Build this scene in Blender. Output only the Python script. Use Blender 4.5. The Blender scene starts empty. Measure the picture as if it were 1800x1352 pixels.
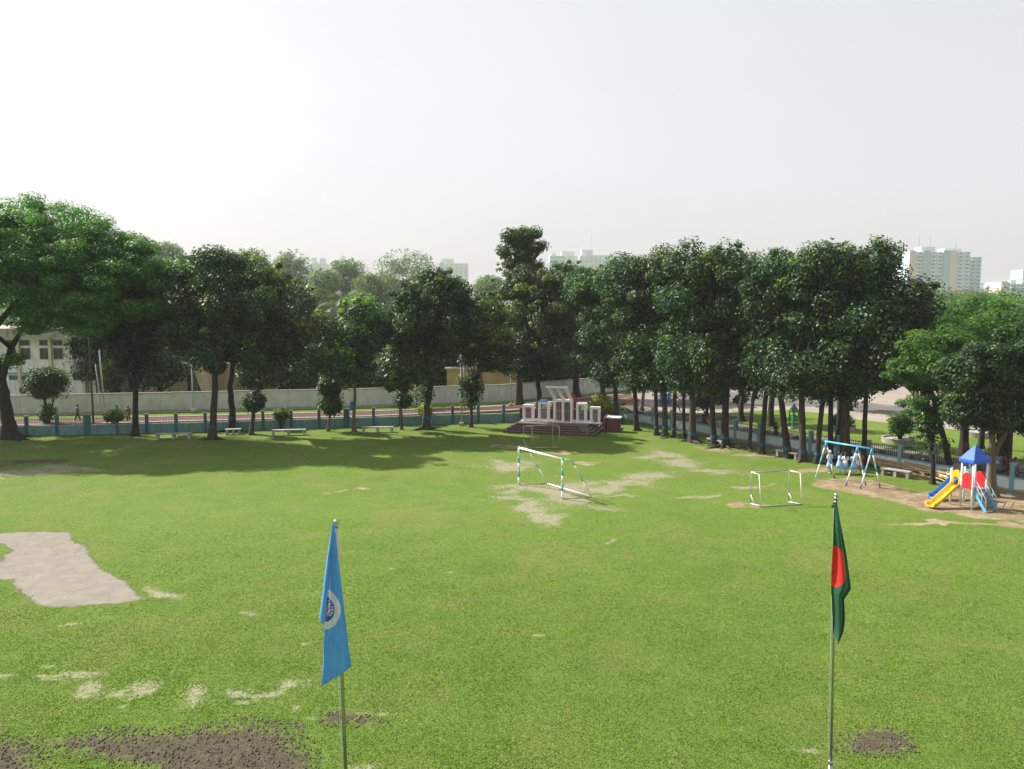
import bpy, math, random
import numpy as np
from mathutils import Vector, Matrix
sc = bpy.context.scene
R = math.radians
# ------------------------------------------------------------ camera, world, sun, exposure
CH, PITCH, FPX = 11.7, 5.75, 1450.0
cam_d = bpy.data.cameras.new("camera"); cam = bpy.data.objects.new("camera", cam_d)
sc.collection.objects.link(cam)
cam.location = (0, 0, CH); cam.rotation_euler = (R(90 - PITCH), 0, 0)
cam_d.sensor_width = 36.0; cam_d.lens = FPX / 1800 * 36
cam_d.clip_start = 0.1; cam_d.clip_end = 6000
sc.camera = cam
SUN_EL, SUN_AZ = 41.0, -62.0          # azimuth from +Y, clockwise
world = bpy.data.worlds.new("World"); sc.world = world; world.use_nodes = True
wn, wl = world.node_tree.nodes, world.node_tree.links
bgn = wn["Background"]
sky = wn.new("ShaderNodeTexSky"); sky.sky_type = 'NISHITA'; sky.sun_disc = False
sky.sun_elevation = R(SUN_EL); sky.sun_rotation = R(SUN_AZ)
sky.air_density = 1.0; sky.dust_density = 4.0; sky.ozone_density = 1.0; sky.altitude = 0
hsv = wn.new("ShaderNodeHueSaturation"); hsv.inputs["Saturation"].default_value = 0.42
gam = wn.new("ShaderNodeGamma"); gam.inputs[1].default_value = 0.32; hsv.inputs["Value"].default_value = 1.98
sn = wn.new("ShaderNodeTexNoise"); sn.inputs["Scale"].default_value = 2.2; sn.inputs["Detail"].default_value = 5; sm_ = wn.new("ShaderNodeMapRange"); sm_.inputs[3].default_value = .955; sm_.inputs[4].default_value = 1.045; stc = wn.new("ShaderNodeTexCoord"); smp = wn.new("ShaderNodeMapping"); smp.inputs["Scale"].default_value = (1, 1, 2.6)
wl.new(stc.outputs["Generated"], smp.inputs[0]); wl.new(smp.outputs[0], sn.inputs["Vector"]); wl.new(sn.outputs["Fac"], sm_.inputs[0]); smx = wn.new("ShaderNodeVectorMath"); smx.operation = 'SCALE'; wl.new(sm_.outputs[0], smx.inputs[3])
wl.new(sky.outputs[0], gam.inputs[0]); wl.new(gam.outputs[0], hsv.inputs["Color"]); wl.new(hsv.outputs[0], smx.inputs[0]); wl.new(smx.outputs[0], bgn.inputs["Color"])
bgn.inputs["Strength"].default_value = 0.15
sun_d = bpy.data.lights.new("sun", 'SUN'); sun = bpy.data.objects.new("sun", sun_d)
sc.collection.objects.link(sun)
sun_d.energy = 5.0; sun_d.angle = R(0.6); sun_d.color = (1.0, 0.94, 0.84)
sdir = Vector((math.cos(R(SUN_EL)) * math.sin(R(SUN_AZ)), math.cos(R(SUN_EL)) * math.cos(R(SUN_AZ)), math.sin(R(SUN_EL))))
sun.rotation_euler = sdir.to_track_quat('Z', 'Y').to_euler()
sun.location = (-40, 20, 60)
sc.view_settings.view_transform = 'Standard'; sc.view_settings.look = 'None'
sc.view_settings.exposure = 0.92; sc.view_settings.gamma = 1.0
try:
    sc.cycles.max_bounces = 6; sc.cycles.diffuse_bounces = 3; sc.cycles.glossy_bounces = 2
    sc.cycles.transmission_bounces = 3; sc.cycles.volume_bounces = 0; sc.cycles.transparent_max_bounces = 8
    sc.cycles.use_denoising = True
except Exception: pass

# ------------------------------------------------------------ helpers
_cp, _sp = math.cos(R(PITCH)), math.sin(R(PITCH))
def ray(px, py):
    r, dn = (px - 900) / FPX, (py - 676) / FPX
    return Vector((r, _cp - dn * _sp, -_sp - dn * _cp))
def G(px, py, z=0.0):                 # where the sight line through a picture point meets height z
    d = ray(px, py); t = (z - CH) / d.z
    return Vector((d.x * t, d.y * t, z))
def AT(px, py, Y):                    # point at world depth Y
    d = ray(px, py); t = Y / d.y
    return Vector((d.x * t, Y, CH + d.z * t))
def gx(px, Y): return (px - 900) / FPX * (Y * _cp + CH * _sp * 0 + 0) / (_cp) if False else AT(px, 676, Y).x
COL = sc.collection
def tag(o, label=None, cat=None, group=None, kind=None):
    if label: o["label"] = label
    if cat: o["category"] = cat
    if group: o["group"] = group
    if kind: o["kind"] = kind
    return o
def empty(name, loc=(0, 0, 0), rz=0.0, label=None, cat=None, group=None):
    o = bpy.data.objects.new(name, None); COL.objects.link(o)
    o.empty_display_size = 0.3
    o.location = loc; o.rotation_euler = (0, 0, rz)
    return tag(o, label, cat, group)
def copy_tree(o, parent=None):
    c = o.copy(); COL.objects.link(c); c.parent = parent
    for ch in list(o.children): copy_tree(ch, c)
    return c
class MB:
    def __init__(s): s.v = []; s.f = []; s.sm = []
    def add(s, vs, fs, smooth=False):
        b = len(s.v); s.v += [tuple(v) for v in vs]
        for f in fs: s.f.append(tuple(b + i for i in f)); s.sm.append(smooth)
        return s
    def box(s, c, d, rz=0.0, tilt=None):
        hx, hy, hz = d[0] / 2, d[1] / 2, d[2] / 2
        M = Matrix.Rotation(rz, 3, 'Z')
        if tilt is not None: M = M @ tilt
        vs = [Vector(c) + M @ Vector((x * hx, y * hy, z * hz)) for z in (-1, 1) for x, y in ((-1, -1), (1, -1), (1, 1), (-1, 1))]
        return s.add(vs, [(0, 3, 2, 1), (4, 5, 6, 7), (0, 1, 5, 4), (1, 2, 6, 5), (2, 3, 7, 6), (3, 0, 4, 7)])
    def bar(s, p, q, w, h):            # rectangular beam, h measured along up
        p, q = Vector(p), Vector(q); d = (q - p).normalized()
        up = Vector((0, 0, 1)) if abs(d.z) < .95 else Vector((0, 1, 0))
        a = d.cross(up).normalized(); b = a.cross(d).normalized()
        vs = [e + a * (i * w / 2) + b * (j * h / 2) for e in (p, q) for i, j in ((-1, -1), (1, -1), (1, 1), (-1, 1))]
        return s.add(vs, [(0, 1, 2, 3), (7, 6, 5, 4), (0, 4, 5, 1), (1, 5, 6, 2), (2, 6, 7, 3), (3, 7, 4, 0)])
    def tube(s, pts, rad, n=8, cap=True, smooth=True):
        pts = [Vector(p) for p in pts]
        if not hasattr(rad, '__len__'): rad = [rad] * len(pts)
        vs = []; fs = []; pa = None
        for i, p in enumerate(pts):
            d = (pts[min(i + 1, len(pts) - 1)] - pts[max(i - 1, 0)]).normalized()
            if pa is None:
                up = Vector((0, 0, 1)) if abs(d.z) < .9 else Vector((1, 0, 0))
                a = d.cross(up).normalized()
            else: a = (pa - d * pa.dot(d)).normalized()
            pa = a; b = d.cross(a)
            for k in range(n):
                t = 2 * math.pi * k / n
                vs.append(p + (a * math.cos(t) + b * math.sin(t)) * rad[i])
        for i in range(len(pts) - 1):
            for k in range(n):
                k2 = (k + 1) % n
                fs.append((i * n + k, i * n + k2, (i + 1) * n + k2, (i + 1) * n + k))
        s.add(vs, fs, smooth)
        if cap:
            m = len(vs); b = len(s.v) - m
            s.f.append(tuple(b + k for k in reversed(range(n)))); s.sm.append(False)
            s.f.append(tuple(b + m - n + k for k in range(n))); s.sm.append(False)
        return s
    def prism(s, poly, z0, z1):
        n = len(poly); vs = [(x, y, z0) for x, y in poly] + [(x, y, z1) for x, y in poly]
        fs = [tuple(reversed(range(n))), tuple(range(n, 2 * n))] + [(i, (i + 1) % n, n + (i + 1) % n, n + i) for i in range(n)]
        return s.add(vs, fs)
    def loft(s, rings, smooth=True, cap=True):
        n = len(rings[0]); vs = [p for r in rings for p in r]; fs = []
        for i in range(len(rings) - 1):
            for k in range(n):
                k2 = (k + 1) % n; fs.append((i * n + k, i * n + k2, (i + 1) * n + k2, (i + 1) * n + k))
        s.add(vs, fs, smooth)
        if cap:
            b = len(s.v) - len(vs)
            s.f.append(tuple(b + k for k in reversed(range(n)))); s.sm.append(smooth)
            s.f.append(tuple(b + len(vs) - n + k for k in range(n))); s.sm.append(smooth)
        return s
    def ball(s, c, r, nu=12, nv=8):
        if not hasattr(r, '__len__'): r = (r, r, r)
        rings = []
        for j in range(1, nv):
            ph = math.pi * j / nv - math.pi / 2
            rings.append([(c[0] + r[0] * math.cos(ph) * math.cos(2 * math.pi * k / nu), c[1] + r[1] * math.cos(ph) * math.sin(2 * math.pi * k / nu), c[2] + r[2] * math.sin(ph)) for k in range(nu)])
        return s.loft(rings)
    def build(s, name, mat, parent=None, bevel=0.0):
        me = bpy.data.meshes.new(name); me.from_pydata(s.v, [], s.f)
        me.polygons.foreach_set("use_smooth", s.sm); me.update()
        me.materials.append(mat)
        o = bpy.data.objects.new(name, me); COL.objects.link(o); o.parent = parent
        if bevel:
            m = o.modifiers.new("bevel", 'BEVEL'); m.width = bevel; m.segments = 2; m.limit_method = 'ANGLE'
        return o
def struct(name, mb, mat): return tag(mb.build(name, mat), kind="structure")

# ------------------------------------------------------------ materials
def srgb(r, g, b):
    f = lambda c: (c / 255 / 12.92) if c / 255 <= .04045 else ((c / 255 + .055) / 1.055) ** 2.4
    return (f(r), f(g), f(b), 1.0)
class NT:
    def __init__(s, name):
        s.m = bpy.data.materials.new(name); s.m.use_nodes = True
        s.t = s.m.node_tree; s.n = s.t.nodes; s.l = s.t.links
        s.b = s.n["Principled BSDF"]; s.out = s.n["Material Output"]
        s.tc = None
    def coord(s, which="Object"):
        if s.tc is None: s.tc = s.n.new("ShaderNodeTexCoord")
        return s.tc.outputs[which]
    def noise(s, scale, detail=4, rough=.55, vec=None, dist=0.0):
        n = s.n.new("ShaderNodeTexNoise"); n.inputs["Scale"].default_value = scale
        n.inputs["Detail"].default_value = detail; n.inputs["Roughness"].default_value = rough
        n.inputs["Distortion"].default_value = dist
        s.l.new(vec if vec is not None else s.coord(), n.inputs["Vector"]); return n.outputs["Fac"]
    def ramp(s, fac, stops):
        r = s.n.new("ShaderNodeValToRGB"); e = r.color_ramp.elements
        while len(e) < len(stops): e.new(0.5)
        for k, (p, c) in enumerate(stops):
            e[k].position = p; e[k].color = c if hasattr(c, '__len__') else (c, c, c, 1)
        s.l.new(fac, r.inputs[0]); return r.outputs[0]
    def mix(s, fac, a, b, mode='MIX'):
        m = s.n.new("ShaderNodeMix"); m.data_type = 'RGBA'; m.blend_type = mode
        for sock, v in ((m.inputs[0], fac), (m.inputs[6], a), (m.inputs[7], b)):
            if hasattr(v, 'is_linked'): s.l.new(v, sock)
            else: sock.default_value = v
        return m.outputs[2]
    def math(s, op, a, b=0.0, clamp=False):
        m = s.n.new("ShaderNodeMath"); m.operation = op; m.use_clamp = clamp
        for k, v in ((0, a), (1, b)):
            if hasattr(v, 'is_linked'): s.l.new(v, m.inputs[k])
            else: m.inputs[k].default_value = v
        return m.outputs[0]
    def bump(s, h, strength=.4, dist=.02):
        b = s.n.new("ShaderNodeBump"); b.inputs["Strength"].default_value = strength; b.inputs["Distance"].default_value = dist
        s.l.new(h, b.inputs["Height"]); s.l.new(b.outputs[0], s.b.inputs["Normal"]); return b
def plain(name, col, rough=.6, var=.18, scale=3.0, metal=0.0, bump=0.0, bscale=30, spec=.5, dirt=None, dscale=.8, damt=.5):
    t = NT(name); c = (col[0], col[1], col[2], 1)
    lo = tuple(x * (1 - var) for x in c[:3]) + (1,); hi = tuple(min(1, x * (1 + var * .6)) for x in c[:3]) + (1,)
    out = t.ramp(t.noise(scale, 5, .6), [(.3, lo), (.7, hi)])
    if dirt is not None:
        f = t.ramp(t.noise(dscale, 7, .65, dist=.4), [(.48, 0.0), (.68, damt)])
        out = t.mix(f, out, (dirt[0], dirt[1], dirt[2], 1))
    t.l.new(out, t.b.inputs["Base Color"])
    t.b.inputs["Roughness"].default_value = rough; t.b.inputs["Metallic"].default_value = metal
    t.b.inputs["Specular IOR Level"].default_value = spec
    if bump: t.bump(t.noise(bscale, 4), bump, .02)
    return t.m
def wallmat(name, col, streak=(.09, .085, .07), amt=.6, low=None, zlow=.5, rough=.85):   # painted render with dark rain streaks and a stained foot
    t = NT(name)
    mp = t.n.new("ShaderNodeMapping"); t.l.new(t.coord(), mp.inputs[0]); mp.inputs["Scale"].default_value = (1, 1, .16)
    base = t.ramp(t.noise(.9, 6, .6), [(.3, tuple(c * .82 for c in col[:3]) + (1,)), (.7, tuple(min(1, c * 1.05) for c in col[:3]) + (1,))])
    f = t.ramp(t.noise(2.2, 7, .7, vec=mp.outputs[0]), [(.5, 0.0), (.75, amt)])
    out = t.mix(f, base, tuple(streak[:3]) + (1,))
    f2 = t.ramp(t.noise(1.3, 8, .7, dist=.6), [(.53, 0.0), (.62, amt * .7)])
    out = t.mix(f2, out, tuple(c * .5 + s_ * .5 for c, s_ in zip(col, streak)) + (1,))
    if low is not None:
        sep = t.n.new("ShaderNodeSeparateXYZ"); t.l.new(t.coord(), sep.inputs[0])
        z = t.math('SUBTRACT', zlow, sep.outputs[2]); z = t.math('ADD', z, t.math('MULTIPLY', t.math('SUBTRACT', t.noise(1.7, 6, .7), .5), zlow * 2.2))
        f3 = t.ramp(z, [(0.0, 0.0), (max(.05, zlow * .6), .85)])
        out = t.mix(f3, out, tuple(low[:3]) + (1,))
    t.l.new(out, t.b.inputs["Base Color"]); t.b.inputs["Roughness"].default_value = rough
    t.bump(t.noise(18, 5), .25, .02)
    return t.m
def leafmat(name, dark, mid, light, tip=(.28, .36, .05), trans=.32, rough=.5, hue_var=.03):
    t = NT(name)
    g = t.n.new("ShaderNodeNewGeometry")
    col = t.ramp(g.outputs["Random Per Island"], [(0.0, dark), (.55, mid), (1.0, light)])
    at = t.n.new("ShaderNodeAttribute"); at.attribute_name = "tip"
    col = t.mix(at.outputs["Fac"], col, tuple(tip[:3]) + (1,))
    oi = t.n.new("ShaderNodeObjectInfo"); h = t.n.new("ShaderNodeHueSaturation")
    t.l.new(t.math('ADD', t.math('MULTIPLY', oi.outputs["Random"], hue_var), .5 - hue_var / 2), h.inputs["Hue"])
    t.l.new(t.math('ADD', t.math('MULTIPLY', oi.outputs["Random"], .35), .82), h.inputs["Value"])
    t.l.new(col, h.inputs["Color"]); t.l.new(h.outputs[0], t.b.inputs["Base Color"])
    t.b.inputs["Roughness"].default_value = rough
    t.b.inputs["Specular IOR Level"].default_value = .38
    tr = t.n.new("ShaderNodeBsdfTranslucent"); tc = t.mix(1.0, h.outputs[0], (1.35, 1.6, .55, 1), 'MULTIPLY')
    t.l.new(tc, tr.inputs["Color"])
    ms = t.n.new("ShaderNodeMixShader"); ms.inputs[0].default_value = trans
    t.l.new(t.b.outputs[0], ms.inputs[1]); t.l.new(tr.outputs[0], ms.inputs[2]); t.l.new(ms.outputs[0], t.out.inputs["Surface"])
    return t.m
def barkmat(name, a, b, sc_=6):
    t = NT(name); mp = t.n.new("ShaderNodeMapping"); t.l.new(t.coord(), mp.inputs[0]); mp.inputs["Scale"].default_value = (1, 1, .25)
    f = t.noise(sc_, 6, .7, vec=mp.outputs[0])
    t.l.new(t.ramp(f, [(.3, tuple(a) + (1,)), (.7, tuple(b) + (1,))]), t.b.inputs["Base Color"])
    t.b.inputs["Roughness"].default_value = .9; t.bump(f, .8, .05); return t.m

M = {}
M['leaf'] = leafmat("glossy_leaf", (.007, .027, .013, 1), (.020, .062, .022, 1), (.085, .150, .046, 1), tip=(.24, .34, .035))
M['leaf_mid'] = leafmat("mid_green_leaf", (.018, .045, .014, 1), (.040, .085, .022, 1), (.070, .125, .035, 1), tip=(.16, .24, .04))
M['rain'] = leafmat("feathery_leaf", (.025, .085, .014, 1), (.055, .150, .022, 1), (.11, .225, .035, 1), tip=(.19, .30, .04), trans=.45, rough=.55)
M['far'] = leafmat("haze_paled_leaf", (.080, .140, .060, 1), (.125, .200, .085, 1), (.19, .26, .12, 1), tip=(.12, .17, .07), rough=.6)  # greens paled so that distance haze is painted into the leaf colour
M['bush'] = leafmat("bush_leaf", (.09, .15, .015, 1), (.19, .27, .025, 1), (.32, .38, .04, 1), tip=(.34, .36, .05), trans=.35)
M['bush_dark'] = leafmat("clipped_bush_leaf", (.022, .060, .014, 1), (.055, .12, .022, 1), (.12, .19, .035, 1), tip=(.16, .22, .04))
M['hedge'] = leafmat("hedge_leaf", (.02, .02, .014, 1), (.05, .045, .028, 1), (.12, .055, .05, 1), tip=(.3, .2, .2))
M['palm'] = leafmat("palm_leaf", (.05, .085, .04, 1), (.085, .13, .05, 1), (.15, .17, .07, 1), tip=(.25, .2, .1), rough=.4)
M['bark'] = barkmat("brown_bark", (.022, .016, .012), (.080, .060, .043))
M['bark_dark'] = barkmat("dark_bark", (.012, .009, .007), (.038, .030, .023))
M['bark_pale'] = barkmat("pale_bark", (.060, .046, .033), (.19, .145, .10))
M['band'] = plain("cyan_band_paint", (.012, .085, .15), .8, .5)
M['white'] = plain("white_paint", (.78, .78, .76), .45, .10, 6, dirt=(.35, .3, .22), dscale=3, damt=.35)
M['cyan'] = plain("cyan_paint", (.10, .42, .50), .45, .15, 6)
M['steel'] = plain("stainless_steel", (.42, .42, .40), .28, .1, 8, metal=1.0)
M['concrete'] = plain("grey_concrete", (.36, .35, .31), .9, .25, 2.5, bump=.3, dirt=(.12, .11, .09), dscale=1.6)
M['iron'] = plain("dark_iron", (.035, .035, .038), .6, .2)
M['fence_teal'] = wallmat("teal_wall_paint", (.15, .30, .30), (.05, .08, .075), .9)
M['fence_post'] = plain("teal_post_paint", (.032, .12, .13), .7, .25, 2, dirt=(.16, .2, .18), dscale=2.5, damt=.4)
M['fence_pale'] = wallmat("pale_blue_wall_paint", (.74, .84, .86), (.20, .20, .16), .5, low=(.24, .20, .14), zlow=.20)
M['fence_post_b'] = plain("blue_grey_post_paint", (.20, .38, .44), .7, .2, 2, dirt=(.3, .4, .42), dscale=2.5, damt=.4)
M['boundary'] = wallmat("weathered_white_wall", (.64, .64, .63), (.26, .24, .2), .4, low=(.26, .25, .2), zlow=.12)
M['kerb'] = plain("pale_kerb", (.36, .345, .31), .9, .2, 2)
# ------------------------------------------------------------ ground
def grass_nodes(t, near=True):
    c = t.coord()
    big = t.noise(.085, 5, .6); mid = t.noise(.55, 5, .65); fine = t.noise(4.5, 6, .75); grain = t.noise(17.0, 3, .8)
    a = t.ramp(big, [(.32, (.088, .160, .019, 1)), (.68, (.134, .194, .030, 1))])
    b = t.ramp(mid, [(.33, (.076, .150, .017, 1)), (.70, (.146, .196, .036, 1))])
    m = t.mix(.5, a, b)
    f = t.ramp(fine, [(.30, (.50, .54, .42, 1)), (.50, (.98, 1.0, .95, 1)), (.72, (1.30, 1.24, 1.28, 1))])
    m = t.mix(.75, m, f, 'MULTIPLY')
    f2 = t.ramp(grain, [(.30, (.70, .73, .66, 1)), (.5, (.98, .99, .96, 1)), (.72, (1.25, 1.2, 1.2, 1))])
    m = t.mix(.62, m, f2, 'MULTIPLY')
    dry = t.ramp(t.noise(.22, 8, .7, dist=.8), [(.50, 0.0), (.68, .42)])
    m = t.mix(dry, m, (.20, .165, .075, 1))
    clump = t.ramp(t.noise(1.6, 7, .75, dist=.4), [(.60, 0.0), (.72, .38)])
    m = t.mix(clump, m, (.045, .090, .013, 1))
    return m, fine, grain
t = NT("field_grass")
m, fine, grain = grass_nodes(t)
at = t.n.new("ShaderNodeVertexColor"); at.layer_name = "masks"
sp = t.n.new("ShaderNodeSeparateColor"); t.l.new(at.outputs["Color"], sp.inputs[0])
n1 = t.noise(6.0, 9, .82, dist=1.0); n2 = t.noise(1.1, 8, .7, dist=.5); n3 = t.noise(3.0, 9, .8)
# dry straw-coloured worn grass
v = t.math('ADD', sp.outputs[0], t.math('MULTIPLY', t.math('SUBTRACT', n1, .5), 6.0))
fs = t.ramp(v, [(.50, 0.0), (.80, .88)])
straw = t.ramp(t.noise(9, 6, .8), [(.3, (.17, .148, .098, 1)), (.7, (.40, .365, .285, 1))])
m = t.mix(fs, m, straw)
# bare brown earth
v = t.math('ADD', sp.outputs[1], t.math('MULTIPLY', t.math('SUBTRACT', n2, .5), 1.3))
fd = t.ramp(v, [(.42, 0.0), (.62, .93)])
earth = t.ramp(t.noise(.9, 8, .75), [(.32, (.15, .105, .062, 1)), (.5, (.27, .20, .13, 1)), (.68, (.40, .325, .24, 1))])
m = t.mix(fd, m, earth)
# dark dug soil
v = t.math('ADD', sp.outputs[2], t.math('MULTIPLY', t.math('SUBTRACT', n3, .5), 2.6))
fr = t.ramp(v, [(.42, 0.0), (.66, .95)])
soil = t.ramp(t.noise(11, 6, .8), [(.3, (.038, .030, .020, 1)), (.55, (.090, .074, .052, 1)), (.75, (.19, .160, .120, 1))])
m = t.mix(fr, m, soil)
# clay cricket strip (alpha channel)
v = t.math('ADD', at.outputs["Alpha"], t.math('MULTIPLY', t.math('SUBTRACT', t.noise(3.2, 8, .78), .5), 1.5))
fp = t.ramp(v, [(.44, 0.0), (.60, 1.0)])
mp = t.n.new("ShaderNodeMapping"); t.l.new(t.coord(), mp.inputs[0]); mp.inputs["Scale"].default_value = (1.0, 1.0, 1)
clay = t.ramp(t.noise(1.3, 8, .7), [(.3, (.175, .158, .132, 1)), (.7, (.250, .230, .195, 1))])
vor = t.n.new("ShaderNodeTexVoronoi"); vor.feature = 'DISTANCE_TO_EDGE'; vor.inputs["Scale"].default_value = .75
wv = t.n.new("ShaderNodeMixRGB"); wv.inputs[0].default_value = .12
nz = t.n.new("ShaderNodeTexNoise"); nz.inputs["Scale"].default_value = 1.5; t.l.new(t.coord(), nz.inputs["Vector"])
t.l.new(t.coord(), wv.inputs[1]); t.l.new(nz.outputs["Color"], wv.inputs[2]); t.l.new(wv.outputs[0], vor.inputs["Vector"])
crack = t.ramp(vor.outputs["Distance"], [(0.0, .32), (.016, 0.0)])
clay = t.mix(crack, clay, (.10, .085, .066, 1))
spk = t.ramp(t.noise(7, 5, .8), [(.63, 0.0), (.72, .5)])
clay = t.mix(spk, clay, (.17, .145, .11, 1))
m = t.mix(fp, m, clay)
t.l.new(m, t.b.inputs["Base Color"]); t.b.inputs["Roughness"].default_value = .95; t.b.inputs["Specular IOR Level"].default_value = .15
hgt = t.math('ADD', t.math('MULTIPLY', fine, .6), t.math('MULTIPLY', grain, .5))
hgt = t.math('MULTIPLY', hgt, t.math('SUBTRACT', 1.0, t.math('MULTIPLY', fp, .8)))
t.bump(hgt, .85, .09)
M['field'] = t.m
t = NT("park_grass"); m, fine, grain = grass_nodes(t); t.l.new(m, t.b.inputs["Base Color"]); t.b.inputs["Roughness"].default_value = .95
t.b.inputs["Specular IOR Level"].default_value = .15; t.bump(fine, .6, .06); M['grass'] = t.m
t = NT("paving"); a = t.ramp(t.noise(.25, 6, .6), [(.3, (.22, .185, .155, 1)), (.7, (.31, .27, .235, 1))])
a = t.mix(t.ramp(t.noise(1.3, 8, .7), [(.5, 0.0), (.7, .5)]), a, (.19, .155, .13, 1)); t.l.new(a, t.b.inputs["Base Color"]); t.b.inputs["Roughness"].default_value = .9; M['plaza'] = t.m
M['asphalt'] = plain("worn_asphalt", (.10, .098, .097), .9, .25, .7, dirt=(.2, .17, .145), dscale=.35, damt=.6)
t = NT("red_brick_paving"); bk = t.n.new("ShaderNodeTexBrick"); t.l.new(t.coord(), bk.inputs["Vector"]); bk.inputs["Scale"].default_value = 1.6
bk.inputs["Color1"].default_value = (.075, .018, .015, 1); bk.inputs["Color2"].default_value = (.105, .026, .021, 1); bk.inputs["Mortar"].default_value = (.11, .06, .05, 1); bk.inputs["Mortar Size"].default_value = .035
t.l.new(t.mix(t.ramp(t.noise(1.5, 6, .7), [(.5, 0.0), (.7, .5)]), bk.outputs["Color"], (.12, .065, .055, 1)), t.b.inputs["Base Color"]); t.b.inputs["Roughness"].default_value = .9; M['brick'] = t.m

FA = [Vector((-72, 66.0, 0)), G(35, 766), G(336, 759.5), G(561, 752.5), G(767, 745.5), G(1086, 736.5)]
FB = [G(1086, 736.5), G(1385, 789), G(1752, 857.5), Vector((38.5, 40.0, 0))]
def value_noise(x, y, s, seed):
    rng = np.random.RandomState(seed); tab = rng.rand(256, 256)
    u, v = x / s, y / s; i, j = np.floor(u).astype(int), np.floor(v).astype(int); fu, fv = u - i, v - j
    fu = fu * fu * (3 - 2 * fu); fv = fv * fv * (3 - 2 * fv); T = lambda a, b: tab[a % 256, b % 256]
    return (T(i, j) * (1 - fu) + T(i + 1, j) * fu) * (1 - fv) + (T(i, j + 1) * (1 - fu) + T(i + 1, j + 1) * fu) * fv
X0, X1, Y0, Y1, ST = -78.0, 62.0, 2.0, 84.0, .22
nx, ny = int((X1 - X0) / ST) + 1, int((Y1 - Y0) / ST) + 1
gxx, gyy = np.meshgrid(np.linspace(X0, X1, nx), np.linspace(Y0, Y1, ny))
PX, PY = gxx.ravel(), gyy.ravel()
def img(x, y):                        # ground point -> photo coordinates (only to lay the worn patches out)
    ry, rz = y, -CH; f = ry * _cp - rz * _sp; u = ry * _sp + rz * _cp
    return 900 + FPX * x / f, 676 - FPX * u / f
_wx = (value_noise(PX, PY, 1.7, 31) - .5) * 2.2 + (value_noise(PX, PY, .6, 32) - .5) * .9; _wy = (value_noise(PX, PY, 1.9, 33) - .5) * 2.4 + (value_noise(PX, PY, .65, 34) - .5) * 1.0
_k = np.clip(PY / 58, .30, 1.0); _wx = _wx * _k; _wy = _wy * _k
IX, IY = img(PX + _wx, PY + _wy)
_br = .35 + 1.1 * value_noise(PX, PY, .75, 35)
def ell(cx, cy, rx, ry, s=1.0):
    d = np.sqrt(((IX - cx) / rx) ** 2 + ((IY - cy) / ry) ** 2); s = s * (.80 if cy > 1150 else 1.0)
    return s * np.clip((1.42 - .80 * d) * np.minimum(1.0, _br + .25), 0, 1)
def poly(pts, soft_m=.5, warp=.35):
    PX, PY = globals()['PX'] + _wx * warp, globals()['PY'] + _wy * warp
    W = [G(*p) for p in pts]; n = len(W); ins = np.zeros(PX.shape, bool); dist = np.full(PX.shape, 1e9)
    for k in range(n):
        ax, ay, bx, by = W[k].x, W[k].y, W[(k + 1) % n].x, W[(k + 1) % n].y
        c = ((ay > PY) != (by > PY)) & (PX < (bx - ax) * (PY - ay) / ((by - ay) if by != ay else 1e-9) + ax); ins ^= c
        dx, dy = bx - ax, by - ay; tt = np.clip(((PX - ax) * dx + (PY - ay) * dy) / (dx * dx + dy * dy + 1e-9), 0, 1)
        dist = np.minimum(dist, np.hypot(PX - ax - tt * dx, PY - ay - tt * dy))
    return np.clip(.5 + np.where(ins, dist, -dist) / (2 * soft_m), 0, 1)
sand = np.zeros_like(PX); dirt = np.zeros_like(PX); soilm = np.zeros_like(PX)
for e in [(885, 818, 42, 7), (862, 812, 18, 4), (1160, 802, 32, 5), (1205, 813, 36, 6), (1255, 826, 42, 4), (1290, 833, 24, 3), (1145, 834, 42, 6), (1122, 840, 26, 9),
          (925, 857, 60, 6), (985, 860, 50, 5), (1040, 856, 46, 6), (885, 870, 25, 4), (905, 880, 28, 4), (940, 893, 22, 9), (955, 907, 24, 12), (1000, 880, 48, 10), (1085, 853, 60, 3),
          (1235, 871, 28, 4), (1205, 872, 20, 3), (1320, 853, 22, 3), (975, 868, 30, 8), (140, 1194, 28, 9), (82, 1198, 28, 8), (150, 1216, 34, 5), (260, 1208, 30, 9), (225, 1222, 30, 6), (355, 1222, 26, 12),
          (430, 1220, 30, 10), (475, 1225, 34, 10), (528, 1204, 26, 9), (505, 1220, 24, 8), (210, 1242, 16, 4), (285, 1040, 34, 5), (250, 1036, 18, 3), (455, 1073, 12, 3), (112, 1168, 14, 3), (552, 1139, 12, 3), (615, 1180, 8, 3),
          (700, 1001, 7, 2.5), (785, 1006, 6, 2), (930, 1111, 9, 3), (1090, 950, 12, 2), (1325, 1297, 9, 4), (1435, 1323, 20, 5), (185, 1272, 8, 3), (430, 1240, 18, 3), (540, 1267, 18, 3), (650, 1258, 24, 3), (632, 1343, 14, 8), (1600, 920, 24, 2),
          (60, 830, 70, 4, .9), (130, 824, 60, 3, .9), (10, 836, 24, 5, .9), (320, 1180, 12, 2), (130, 1098, 8, 2), (520, 1250, 14, 4), (8, 1195, 14, 5), (1075, 868, 30, 2, .8), (1060, 893, 26, 3, .7)]:
    sand = np.maximum(sand, ell(*e))
for e in [(1265, 791, 17, 2.0), (905, 787, 34, 2.6), (990, 798, 30, 2.0, .8), (1045, 815, 30, 2.0, .8), (1310, 889, 30, 5, .8), (1560, 865, 40, 10, .7), (1700, 921, 110, 3, .9), (1440, 830, 40, 5, .7), (1385, 826, 22, 2, .8), (1340, 800, 60, 5, .8), (1270, 790, 40, 4, .6), (620, 862, 50, 3, .55)]:
    dirt = np.maximum(dirt, ell(*e))
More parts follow.
